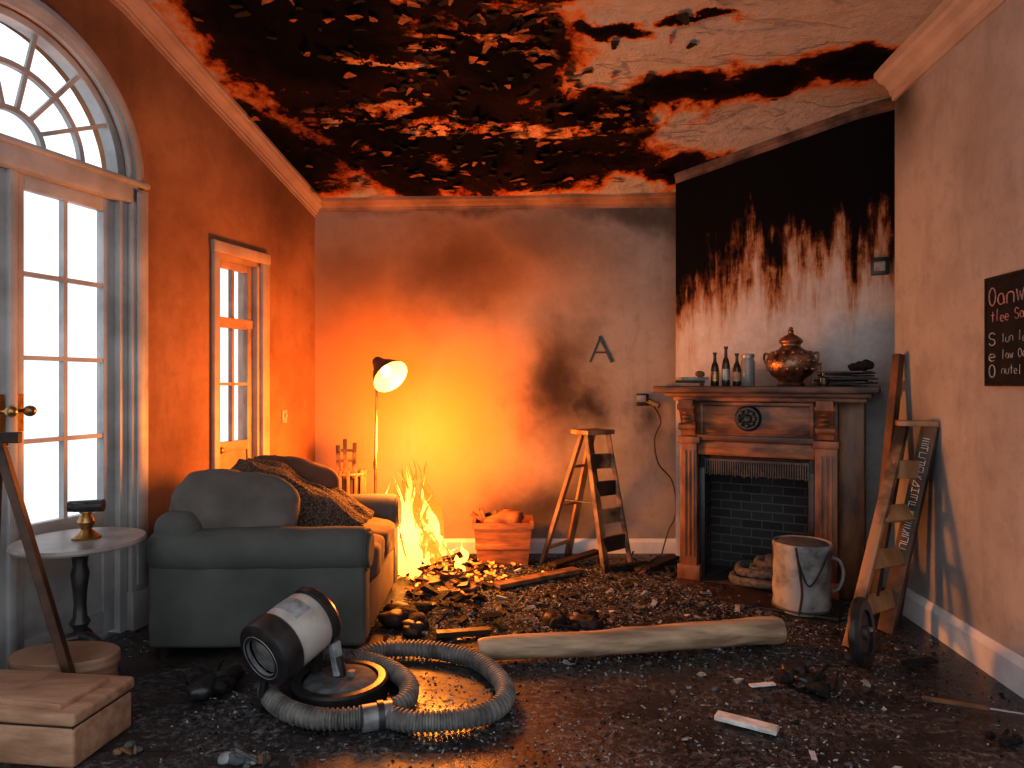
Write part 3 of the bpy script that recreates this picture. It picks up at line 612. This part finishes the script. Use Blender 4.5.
# ---------------------------------------------------------------- floor lamp
g=grp('floor_lamp',(-1.0,5.0,0)); lx,ly=-1.0,5.0
lathe('lamp_base',[(0,0),(.13,0),(.13,.015),(.04,.03),(.012,.05),(0,.05)],M_black,g,T(lx,ly,0),24)
tube('lamp_pole',[(lx,ly,.03),(lx,ly,.8),(lx+.01,ly,1.34)],[.011,.011,.009],M_brass,g,10); cyl('pole_joint',(lx+.002,ly,.78),(lx+.002,ly,.84),.018,.018,M_brass,g,12)
S=Vector((lx+.03,ly-.02,1.55)); D=Vector((.60,-.55,-.58)).normalized()
tube('lamp_neck',cat([(lx+.01,ly,1.33),(lx+.0,ly,1.42),(lx+.005,ly,1.50),S],6),.008,M_brass,g,8)
Ms=frame(S,S+D)
lathe('lampshade',[(.0,-.04),(.034,-.04),(.046,-.01),(.06,.03),(.10,.09),(.137,.17),(.134,.17),(.096,.094),(.055,.035),(0,.03)],[gen('lampshade_outer',(.10,.07,.05),(.05,.035,.03),5,.45)],g,Ms,32)
lathe('shade_lining',[(0,.035),(.052,.04),(.094,.098),(.131,.167),(.134,.171)],M_shadei,g,Ms,32)
cushion('bulb',Ms@Vector((0,0,.10)),(.075,.075,.09),2,M_bulb,g,n=8,wr=0)

# ---------------------------------------------------------------- slatted basket
g=grp('slatted_basket',(-1.33,5.35,0)); bx_,by_=-1.29,5.35
for k in range(14):
    a=2*math.pi*k/14; x=bx_+.125*math.cos(a); y=by_+.10*math.sin(a); beam('slat_%d'%k,(x,y,0),(bx_+.14*math.cos(a),by_+.11*math.sin(a),.73),.022,.022,M_ladder,g)
lathe('basket_liner',[(0,.02),(.10,.02),(.11,.66),(0,.66)],M_woodd,g,T(bx_,by_,0),16)
for z in (.04,.4,.7): tube('hoop',[(bx_+.14*math.cos(2*math.pi*i/24),by_+.11*math.sin(2*math.pi*i/24),z) for i in range(25)],.012,M_ladder,g,8)
for k,(dx,h) in enumerate(((-.05,.92),(-.01,.97),(.035,.94))):
    beam('stake_%d'%k,(bx_+dx,by_,.1),(bx_+dx*1.6,by_+random.uniform(-.03,.03),h),.03,.02,M_ladderc,g)
beam('stake_cross',(bx_-.07,by_,.80),(bx_+.06,by_,.80),.025,.02,M_ladderc,g); beam('stake_cross',(bx_-.07,by_,.88),(bx_+.06,by_,.88),.025,.02,M_ladderc,g)
# crate with rubble
g=grp('wooden_crate',(0,5.35,0)); V=[]
x0,x1,y0,y1=-.26,.12,5.22,5.52
for s,z in ((0,0.0),(.03,.30),(.045,.30),(.045,.34),(.02,.34),(-.01,.04)):
    V+= [(x0-s,y0-s,z),(x1+s,y0-s,z),(x1+s,y1+s*.5,z),(x0-s,y1+s*.5,z)]
Fc=[(3,2,1,0)]
for r in range(5):
    for k in range(4): k2=(k+1)%4; Fc.append((4*r+k,4*r+k2,4*r+4+k2,4*r+4+k))
Fc.append((20,21,22,23)); add('crate_body',V,Fc,M_crate,g)
box('crate_batten',x0-.02,x1+.02,y0-.035,y0-.01,.14,.18,M_crate,g,None,.004)
for k in range(10):
    p=Vector((x0+.04+.30*random.random(),5.27+.16*random.random(),.28)); q=p+Vector((random.uniform(-.16,.16),random.uniform(-.06,.06),random.uniform(.05,.14)))
    beam('crate_rubble_%d'%k,p,q,random.uniform(.03,.09),.025,[M_crate,M_char,M_splint][k%3],g)
cushion('crate_rag',(x0+.2,5.36,.34),(.30,.2,.10),2.6,M_crate,g,n=10,wr=.035)

# ---------------------------------------------------------------- sofa
g=grp('sofa',(-1.3,4.0,0)); MS=T(-1.84,3.42,0)@Matrix.Rotation(math.radians(1.5),4,'Z')@Matrix.Diagonal((1.03,1,1,1))
def sb(n_,x0,x1,y0,y1,z0,z1,m,bv=.03): return box(n_,x0,x1,y0,y1,z0,z1,m,g,MS,bv,4)
sb('base',.03,1.04,.04,1.24,.06,.33,M_sofa)
sb('back',0,.24,.03,1.26,.06,.74,M_sofa,.08)
for i,(y0,y1) in enumerate(((0,.21),(1.06,1.27))):
    sb('arm_panel_%d'%i,.0,1.06,y0+.015,y1-.015,.06,.56,M_sofa,.03)
    yc=(y0+y1)/2; r=.118
    pts=[];rad=[]
    for k in range(30):
        t=k/29; x=-.01+1.09*t; pts.append(MS@Vector((x,yc,.54+.006*noise.noise(Vector((x*6,i,0)))))); mt=min(t,1-t)
        rad.append(r*((math.sin(min(1,mt/.06)*math.pi/2))**.5*.3+.7)*(1+.02*noise.noise(Vector((x*8,i*5,2)))))
    tube('arm_roll_%d'%i,pts,rad,M_sofa,g,24)
    tube('arm_piping_%d'%i,[MS@Vector((1.062,yc+.105*math.cos(a),.54+.105*math.sin(a))) for a in [2*math.pi*j/24 for j in range(25)]],.006,M_sofa,g,6)
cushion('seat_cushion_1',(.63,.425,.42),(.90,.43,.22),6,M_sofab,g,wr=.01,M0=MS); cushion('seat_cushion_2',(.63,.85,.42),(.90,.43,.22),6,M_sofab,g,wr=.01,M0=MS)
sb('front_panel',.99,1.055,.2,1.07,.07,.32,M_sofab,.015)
cushion('back_cushion',(.32,.84,.66),(.28,.46,.48),4,M_sofa,g,(0,-.2,0),.02,MS)
for (x,y) in ((.06,.06),(1.0,.06),(.06,1.2),(1.0,1.2)): lathe('foot',[(0,0),(.025,0),(.035,.07),(0,.07)],M_woodd,g,MS@T(x,y,0),14)
cushion('large_pillow',(.35,.25,.725),(.64,.27,.40),3.6,M_pil,g,(-.32,.12,.05),.014,MS,24,.35)
cushion('rust_pillow',(.50,.78,.72),(.50,.22,.44),3.4,M_rust,g,(-.2,.25,.05),.012,MS,16,.3)
V=[];Fc=[];nu,nv=50,40
for j in range(nv+1):
    for i in range(nu+1):
        a=i/nu; b=j/nv
        x=.26+.72*a; y=.36+.46*b
        if b<.35: y=.36+.46*.35*(b/.35)
        z=.945-.02*a-.38*max(0,a-.12)**1.3
        z-= (.42*(1-a*.45))*max(0,1-b/.30)**1.4*(.15+a)
        z+=.016*noise.noise(Vector((a*5,b*7,1)))+.012*math.sin(a*17+b*4)*(1-b)+.008*math.sin(b*20)
        x+=.03*noise.noise(Vector((a*3,b*4,5)))
        V.append(MS@Vector((x,y-.04*a,z)))
for j in range(nv):
    for i in range(nu): q=j*(nu+1)+i; Fc.append((q,q+1,q+nu+2,q+nu+1))
ob=add('throw_blanket',V,Fc,M_throw,g,True,angle=False); md=ob.modifiers.new('s','SOLIDIFY'); md.thickness=.025
cushion('under_pillow',(.58,.58,.60),(.60,.40,.42),3.6,M_throw,g,(0,.42,0),.012,MS)

# ---------------------------------------------------------------- side table
tx,ty=-2.05,3.24; g=grp('side_table',(tx,ty,0)); Mt=T(tx,ty,0)
lathe('table_top',[(0,.635),(.25,.635),(.275,.64),(.28,.65),(.275,.665),(0,.668)],M_table,g,Mt,48)
lathe('pedestal',[(0,.10),(.03,.10),(.05,.13),(.055,.17),(.03,.20),(.028,.24),(.045,.27),(.03,.30),(.026,.36),(.03,.42),(.04,.50),(.03,.54),(.035,.58),(.09,.62),(.10,.636),(0,.636)],M_black,g,Mt,20)
for k in range(3):
    a=math.radians(-15+120*k); d=Vector((math.cos(a),math.sin(a),0))
    pts=cat([Vector((tx,ty,.20)),Vector((tx,ty,.19))+d*.08,Vector((tx,ty,.10))+d*.17,Vector((tx,ty,.03))+d*.23,Vector((tx,ty,.02))+d*.27],6); n_=len(pts)
    tube('leg_%d'%k,pts,[.03-.012*i/n_ for i in range(n_)],M_black,g,10); cushion('foot_%d'%k,pts[-1]+Vector((0,0,.004)),(.05,.05,.04),2.5,M_black,g,n=5,wr=0)
g=grp('brass_candlestick',(tx,ty,.668)); Mk=T(tx+.03,ty,.667)
lathe('stick_body',[(0,0),(.06,0),(.062,.01),(.04,.025),(.022,.045),(.03,.06),(.038,.08),(.03,.10),(.018,.115),(.03,.125),(.03,.13),(0,.13)],M_brass,g,Mk,24)
box('mechanism',-.055,.055,-.03,.03,.13,.175,M_black,g,Mk@Matrix.Rotation(.3,4,'Z'),.01); cyl('lens',Mk@Vector((-.07,-.02,.155)),Mk@Vector((.075,.01,.155)),.026,.030,M_black,g,16)

# ---------------------------------------------------------------- easel
g=grp('wooden_easel',(-1.95,2.85,0)); ap=at(-2,440,2.82); M_ea=gen('easel_wood',(.10,.045,.025),(.04,.02,.013),6,.5)
beam('leg_1',(-1.83,2.90,0),ap,.045,.035,M_ea,g); beam('leg_2',(-2.46,2.66,0),ap+Vector((-.03,0,0)),.045,.03,M_woodd,g)
beam('leg_3',(-2.32,3.02,0),ap+Vector((-.02,.03,0)),.035,.03,M_woodd,g); beam('head_bar',ap+Vector((-.25,0,.01)),ap+Vector((.09,0,.01)),.03,.045,M_woodd,g)
cyl('clamp_knob',ap+Vector((0,-.05,-.03)),ap+Vector((0,.03,-.03)),.022,.022,M_black,g,12)
g=grp('bentwood_box',(-1.96,3.02,0)); Mo=T(-1.99,3.04,0)@Matrix.Diagonal((1.22,.74,1,1))
lathe('box_body',[(0,0),(.18,0),(.182,.005),(.182,.16),(0,.16)],M_box,g,Mo,40); lathe('box_lid',[(.185,.16),(.192,.16),(.192,.20),(.188,.205),(0,.21)],M_box,g,Mo,40)
g=grp('wooden_box',(-1.84,2.66,0)); Mc2=T(-1.87,2.66,0)@Matrix.Rotation(math.radians(-7),4,'Z')
box('box_body',-.35,.30,-.15,.17,0,.150,M_case,g,Mc2,.014,3); box('box_lid',-.358,.308,-.158,.178,.155,.205,M_case,g,Mc2,.014,3); box('box_seam',-.345,.295,-.145,.165,.14,.160,M_woodd,g,Mc2)
box('lid_board_a',-.32,.02,-.10,.14,.203,.222,M_case,g,Mc2@Matrix.Rotation(.03,4,'Z'),.006,2); box('lid_board_b',-.02,.24,-.12,.12,.203,.226,M_case,g,Mc2@Matrix.Rotation(-.05,4,'Z'),.006,2)

# ---------------------------------------------------------------- hose
g=grp('corrugated_hose',fl(400,690))
def hosepath(px,name,z=.047,r=.040):
    pts=cat([fl(*q,z) if len(q)==2 else fl(q[0],q[1],q[2]) for q in px],40)
    out=[pts[0]];acc=0
    step=.0055
    for i in range(1,len(pts)):
        d=(pts[i]-pts[i-1]).length; 
        while acc+d>=step:
            t=(step-acc)/d; q=pts[i-1].lerp(pts[i],t); out.append(q); pts[i-1]=q; d=(pts[i]-q).length; acc=0
        acc+=d
    rad=[r*(1+.10*(1 if (i%4)<2 else -1)) for i in range(len(out))]
    tube(name,out,rad,M_hose,g,16)
hosepath([(352,660),(385,650),(430,650),(475,660),(500,680),(505,698),(490,712),(455,720),(415,722),(385,716)],'hose_outer')
hosepath([(300,660,.10),(340,657),(380,665),(405,680),(408,697),(392,710,.05),(360,717),(320,719),(285,709),(268,693),(272,680)],'hose_inner')
p=fl(392,714,.05); q=fl(362,719,.05); cyl('hose_coupling',p,q,.053,.053,M_tin,g,20); cyl('hose_coupling_ring',p.lerp(q,.3),p.lerp(q,.5),.060,.060,M_black,g,20)
g=grp('respirator_canister',(-.95,3.0,0))
Cf=at(266,654,2.86); Cr=at(318,614,3.10); ax=(Cr-Cf).normalized(); Mf=frame(Cf,Cr,(0,0,1)); ln=(Cr-Cf).length
lathe('canister_front_ring',[(.085,-.03),(.118,-.03),(.142,-.015),(.148,.02),(.148,.07),(.135,.085),(.0,.085)],M_black,g,Mf,40)
lathe('lens_rim',[(.082,-.02),(.100,-.032),(.106,-.02),(.095,-.005)],M_tin,g,Mf,40); lathe('lens',[(0,-.012),(.045,-.008),(.09,.0)],gen('lens_glass',(.26,.25,.24),(.08,.08,.08),14,.15),g,Mf,32)
lathe('canister_body',[(.125,.07),(.138,.075),(.140,.10),(.140,ln*.80),(.132,ln*.85)],M_canw,g,Mf,40)
lathe('canister_label',[(.1405,.12),(.1415,.122),(.1415,.20),(.1405,.202)],M_ashl,g,Mf,30,math.radians(20),math.radians(130))
lathe('canister_cap',[(.132,ln*.84),(.145,ln*.86),(.145,ln*.97),(.13,ln*1.03),(.07,ln*1.06),(0,ln*1.06)],M_black,g,Mf,40)
beam('stand_leg_1',Cf+Vector((-.02,.06,-.08)),Vector((Cf.x-.05,Cf.y+.08,0)),.03,.03,M_black,g); beam('stand_leg_2',Cr+Vector((0,0,-.11)),Vector((Cr.x-.02,Cr.y+.02,0)),.04,.04,M_black,g)
vb=Vector((-.77,3.06,0)); g=grp('valve_base',vb); Mv=T(*vb)
lathe('base_ring',[(0,.0),(.20,.0),(.21,.01),(.21,.075),(.20,.085),(.17,.085),(.165,.06),(0,.06)],M_black,g,Mv,48)
lathe('base_plate',[(0,.095),(.10,.092),(.15,.085),(.165,.07),(.165,.06)],M_ashg,g,Mv,40)
cyl('valve_stem',vb+Vector((0,0,.09)),vb+Vector((-.01,0,.18)),.028,.024,M_black,g,16); beam('valve_lever',vb+Vector((0,-.01,.10)),vb+Vector((-.03,.01,.24)),.05,.03,M_ashl,g); cyl('valve_nut',vb+Vector((.05,0,.09)),vb+Vector((.05,0,.115)),.018,.018,M_tin,g,6)

# ---------------------------------------------------------------- fallen timber
g=grp('fallen_timber',(.6,3.5,0)); a=Vector((-.17,3.42,.068)); b=Vector((1.44,3.66,.080)); pts=[];rad=[]
for k in range(60):
    t=k/59; p=a.lerp(b,t)+Vector((0,.014*noise.noise(Vector((t*4,0,0))),.008*noise.noise(Vector((t*5,3,0))))); pts.append(p); rad.append((.058+.014*t)*(1+.05*noise.noise(Vector((t*9,8,0)))))
rad[0]*=.85; rad[-1]*=.9
V,Fc=sweepgeo(pts,rad,18,1.0); V=[v+Vector((0,0,1))*.003*noise.noise(Vector((v.x*5,v.y*40,v.z*40))) for v in V]; add('log',V,Fc,M_beam,g,True)
g=grp('broken_plank',(.2,4.8,0)); beam('plank_board',fl(497,593)+Vector((0,0,.05)),fl(577,578)+Vector((0,0,.06)),.09,.03,M_splint,g)
g=grp('broken_plank',(.45,5.1,0)); beam('plank_board',fl(552,572)+Vector((0,0,.05)),fl(598,560)+Vector((0,0,.07)),.08,.025,M_woodd,g)
g=grp('broken_plank',(-.4,4.1,0)); beam('plank_board',fl(436,640)+Vector((0,0,.03)),fl(490,636)+Vector((0,0,.03)),.06,.03,M_woodd,g)
for (u1,v1,u2,v2,w,mt,nme,th) in ((716,720,778,736,.06,M_tape,'plaster_strip',.02),(433,606,452,612,.10,M_ladder,'wood_offcut',.02),(440,612,470,614,.09,M_ladder,'wood_offcut',.02),(750,688,775,686,.03,M_tape,'plaster_chip',.01),(922,702,990,713,.018,M_splint,'screwdriver',.018),(430,602,450,600,.07,M_ladder,'wood_offcut',.03),(905,668,935,664,.05,M_char,'burnt_shingle',.02),(640,575,675,560,.10,M_woodd,'wood_offcut',.03),(610,572,650,568,.09,M_char,'wood_offcut',.03)):
    p=fl(u1,v1)+Vector((0,0,th)); q=fl(u2,v2)+Vector((0,0,th)); gg=grp(nme,p); beam('piece',p,q,w if w>th else th,th,mt,gg,up=(0,0,1))
    if nme=='screwdriver': d=(q-p).normalized(); cyl('shaft',q,q+d*.14,.005,.004,M_tin,gg,8)

# ---------------------------------------------------------------- debris field
def heap(x,y):
    r=math.hypot((x-.62)/1.3,(y-4.42)/.84); h=.032*max(0,1-r**3)
    h+=.11*math.exp(-((x+.50)**2/.05+(y-4.85)**2/.08))+.09*math.exp(-((x+.62)**2/.10+(y-5.2)**2/.10))
    h+=.04*math.exp(-((x+.05)**2/.05+(y-5.15)**2/.03))+.03*math.exp(-((x-.35)**2/.02+(y-5.3)**2/.03))
    h+=.06*math.exp(-((x+.45)**2/.03+(y-4.15)**2/.12))
    return h
V=[];Fc=[];nx,ny=170,130
for j in range(ny+1):
    for i in range(nx+1):
        x=-.72+2.6*i/nx; y=3.66+1.97*j/ny; h=heap(x,y)
        z=h+.5*h*noise.noise(Vector((x*9,y*9,0)))+.018*noise.noise(Vector((x*30,y*30,2)))*min(1,h*30)-.008
        q=MA.inverted()@Vector((x,y,0))
        if q.y>-.03 and q.x>-.05: z=-.02
        if j in (0,ny) or i in (0,nx): z=-.02
        V.append((x,y,z))
for j in range(ny):
    for i in range(nx): a=j*(nx+1)+i; Fc.append((a,a+1,a+nx+2,a+nx+1))
add('ash_bed',V,Fc,M_ash,None,True,angle=False)
DV=[];DF=[];DM=[]
MAi=MA.inverted()
def inside(x,y):
    q=MAi@Vector((x,y,0))
    if q.y>-.04 and q.x>-.06: return False
    if y>5.58 or x>rwx(y)-.05: return False
    if x<C0.x+sl*(y-5.66)+.08: return False
    if -1.9<x<-.70 and 3.33<y<4.75: return False
    if (x-1.8)**2+(y-4.24)**2<.045: return False
    if x<-1.4 and y<3.5: return False
    if (x+.77)**2+(y-3.06)**2<.07: return False
    return True
def shard(x,y,z,s,el,mi):
    b=len(DV); R=Euler((random.uniform(-.5,.5),random.uniform(-.5,.5),random.uniform(0,6.3))).to_matrix()
    for q in bxv(-1,1,-1,1,-1,1):
        w=Vector((q[0]*s*el,q[1]*s,q[2]*s*.5))*random.uniform(.55,1.2); DV.append(R@w+Vector((x,y,z)))
    DF.extend([tuple(b+i for i in f) for f in BF]); DM.extend([mi]*6)
for _ in range(19000):
    x=random.gauss(.60,.80); y=random.gauss(4.42,.46)
    if not inside(x,y): continue
    s=random.uniform(.002,.0055) if random.random()<.985 else random.uniform(.008,.018)
    shard(x,y,max(0,heap(x,y)-.008)+s*.35,s,random.choice([1,1.4,2.5]),random.choices([0,1,2,3,5],[.44,.03,.16,.04,.33])[0])
for _ in range(14000):
    x=random.uniform(-2.2,2.35); y=random.uniform(2.3,5.5)
    if not inside(x,y): continue
    d=noise.noise(Vector((x*1.7,y*1.7,9)))
    if d<-.05 and random.random()<.7: continue
    s=random.uniform(.0012,.0045) if random.random()<.98 else random.uniform(.006,.014)
    shard(x,y,s*.4+max(0,heap(x,y)-.010),s,random.choice([1,1.3,2.2]),random.choices([0,1,2,3,5],[.28,.03,.40,.03,.26])[0])
for _ in range(200):
    x=random.gauss(-.5,.16); y=random.gauss(4.7,.38)
    if not inside(x,y): continue
    s=random.uniform(.010,.030); shard(x,y,heap(x,y)+s*.2,s,random.choice([1,2,3.5]),random.choices([0,1,3],[.75,.15,.1])[0])
for _ in range(320):
    x=random.gauss(-.48,.22); y=random.gauss(4.92,.20)
    if inside(x,y): s=random.uniform(.004,.013); shard(x,y,heap(x,y)+.008,s,1.4,4)
ob=add('scattered_debris',DV,DF,[M_char,M_splint,M_ashl,M_woodd,M_ember,M_ashg])
for p,mi in zip(ob.data.polygons,DM): p.material_index=mi
def lumps(name,c,n,sp,size,mats):
    gg=grp(name,c)
    for k in range(n):
        s=size*random.uniform(.45,1.1); o=Vector((random.gauss(0,sp),random.gauss(0,sp),s*.34+max(0,heap(c[0],c[1])-.02)))
        cushion('lump_%d'%k,Vector((c[0],c[1],0))+o,(s*random.uniform(.8,1.5),s,s*.75),2.6,mats[k%len(mats)],gg,(0,0,random.uniform(0,3)),size*.28,None,9)
    for k in range(n//2+1):
        a=Vector((c[0]+random.gauss(0,sp),c[1]+random.gauss(0,sp),.02)); beam('stick_%d'%k,a,a+Vector((random.uniform(-1,1)*size*1.3,random.uniform(-1,1)*size,random.uniform(.3,1)*size)),.012,.012,mats[0],gg)
lumps('charred_helmet',fl(812,690),8,.04,.12,[M_char,M_black]); lumps('charred_lumps',fl(575,628),9,.07,.10,[M_char,M_char,M_woodd]); lumps('charred_lumps',fl(207,692),7,.05,.11,[M_char,M_black])
lumps('charred_lumps',fl(1003,742),5,.03,.045,[M_char]); lumps('charred_lumps',fl(243,764),7,.05,.06,[M_ashg,M_splint,M_ashl]); lumps('charred_lumps',fl(418,625),12,.09,.10,[M_char,M_woodd]); lumps('charred_lumps',fl(135,750),4,.03,.035,[M_splint,M_ashg])
lumps('charred_lumps',fl(650,572),8,.10,.08,[M_char,M_woodd])

# ---------------------------------------------------------------- small plaster flakes lifting off the ceiling
PV=[];PF=[];PM=[]
for _ in range(260):
    x=random.gauss(-.35,.70); y=random.uniform(3.7,5.5)
    if x<C0.x+sl*(y-5.66)+.15: continue
    z=ceilz(x,y)-.014; w=random.uniform(.02,.075); l=random.uniform(.03,.12); a=random.uniform(0,6.28); cu=random.uniform(.1,.45)
    b=len(PV); n_=6
    for i in range(n_+1):
        t=i/n_; wi=w*(1-.6*t**1.5)
        for sgn in (-1,1):
            lx_=l*t; ly_=sgn*wi/2*(1+.5*noise.noise(Vector((x*9+i,y*9,sgn)))); zz=-.004-.5*l*cu*t**1.8
            PV.append((x+lx_*math.cos(a)-ly_*math.sin(a),y+lx_*math.sin(a)+ly_*math.cos(a),z+zz))
    for i in range(n_): PF.append((b+2*i,b+2*i+1,b+2*i+3,b+2*i+2)); 
    PM.extend([random.choice([0,0,1])]*n_)
ob=add('peeling_plaster',PV,PF,[M_char,gen('scorched_plaster',(.40,.15,.06),(.06,.03,.02),14,.8)],None,True,angle=False)
for p,mi in zip(ob.data.polygons,PM): p.material_index=mi

# ---------------------------------------------------------------- fire
g=grp('fire',(-.66,4.98,0))
def tongue(cx,cy,h,r,mat,k,lean=0):
    n_=26; pts=[];rad=[]; ph=random.uniform(0,6); ph2=random.uniform(0,6)
    for i in range(n_+1):
        t=i/n_; pts.append(Vector((cx+lean*t+.045*t*math.sin(5*t+ph)+.018*math.sin(12*t+ph2),cy+.03*t*math.cos(5*t+ph),.03+h*t)))
        rad.append(max(.001,r*(math.sin(math.pi*min(1,t*.70+.25))**1.0)*(1-t**2.6)*(1+.28*math.sin(9*t+ph2)+.15*math.sin(21*t+ph))))
    tube('flame_%d'%k,pts,rad,mat,g,12,.7)
k=0
for _ in range(11): tongue(-.64+random.gauss(0,.09),4.98+random.gauss(0,.05),random.uniform(.34,.70),random.uniform(.045,.085),M_fl1,k,random.uniform(-.20,-.02)); k+=1
for _ in range(14): tongue(-.63+random.gauss(0,.12),4.98+random.gauss(0,.08),random.uniform(.35,.86),random.uniform(.045,.085),M_fl2,k,random.uniform(-.20,.04)); k+=1
for _ in range(5): tongue(-.67+random.gauss(0,.07),4.96,random.uniform(.66,.84),random.uniform(.05,.07),M_fl1,k,random.uniform(-.16,-.04)); k+=1
for _ in range(14): tongue(-.56+random.gauss(0,.16),4.90+random.gauss(0,.09),random.uniform(.10,.26),random.uniform(.03,.05),M_fl1,k,random.uniform(-.04,.04)); k+=1
for i in range(7):
    a=random.uniform(0,6.28); p=Vector((-.60+.2*math.cos(a),4.98+.15*math.sin(a),.05)); beam('burning_stick_%d'%i,p,Vector((-.60-.05*math.cos(a),4.98-.04*math.sin(a),.22)),.03,.03,M_char,g)

# ---------------------------------------------------------------- lights
def pl(name,loc,p,c,r):
    l=bpy.data.lights.new(name,'POINT'); l.energy=p; l.color=c; l.shadow_soft_size=r; o=bpy.data.objects.new(name,l); o.location=loc; sc.collection.objects.link(o); return o
pl('fire_light',(-.76,4.88,.98),185,(1,.27,.03),.16)
pl('fire_light.001',(-.55,4.80,.35),55,(1,.33,.05),.12)
pl('lamp_light',S+D*.22,14,(1,.50,.16),.05)
w=bpy.data.worlds.new('world'); sc.world=w; w.use_nodes=True; bg=w.node_tree.nodes['Background']; bg.inputs[0].default_value=(.90,.955,1,1); bg.inputs[1].default_value=1.35
cam=bpy.data.cameras.new('cam'); cam.lens=24.0; cam.sensor_width=36; cam.clip_start=.05; co=bpy.data.objects.new('camera',cam); co.location=(0,0,CH); co.rotation_euler=(math.pi/2,0,0); sc.collection.objects.link(co); sc.camera=co
sc.view_settings.view_transform='Standard'; sc.view_settings.exposure=0
for lk in ('Medium High Contrast','High Contrast'):
    try:
        sc.view_settings.look=lk; break
    except Exception as ex: print('look',ex)
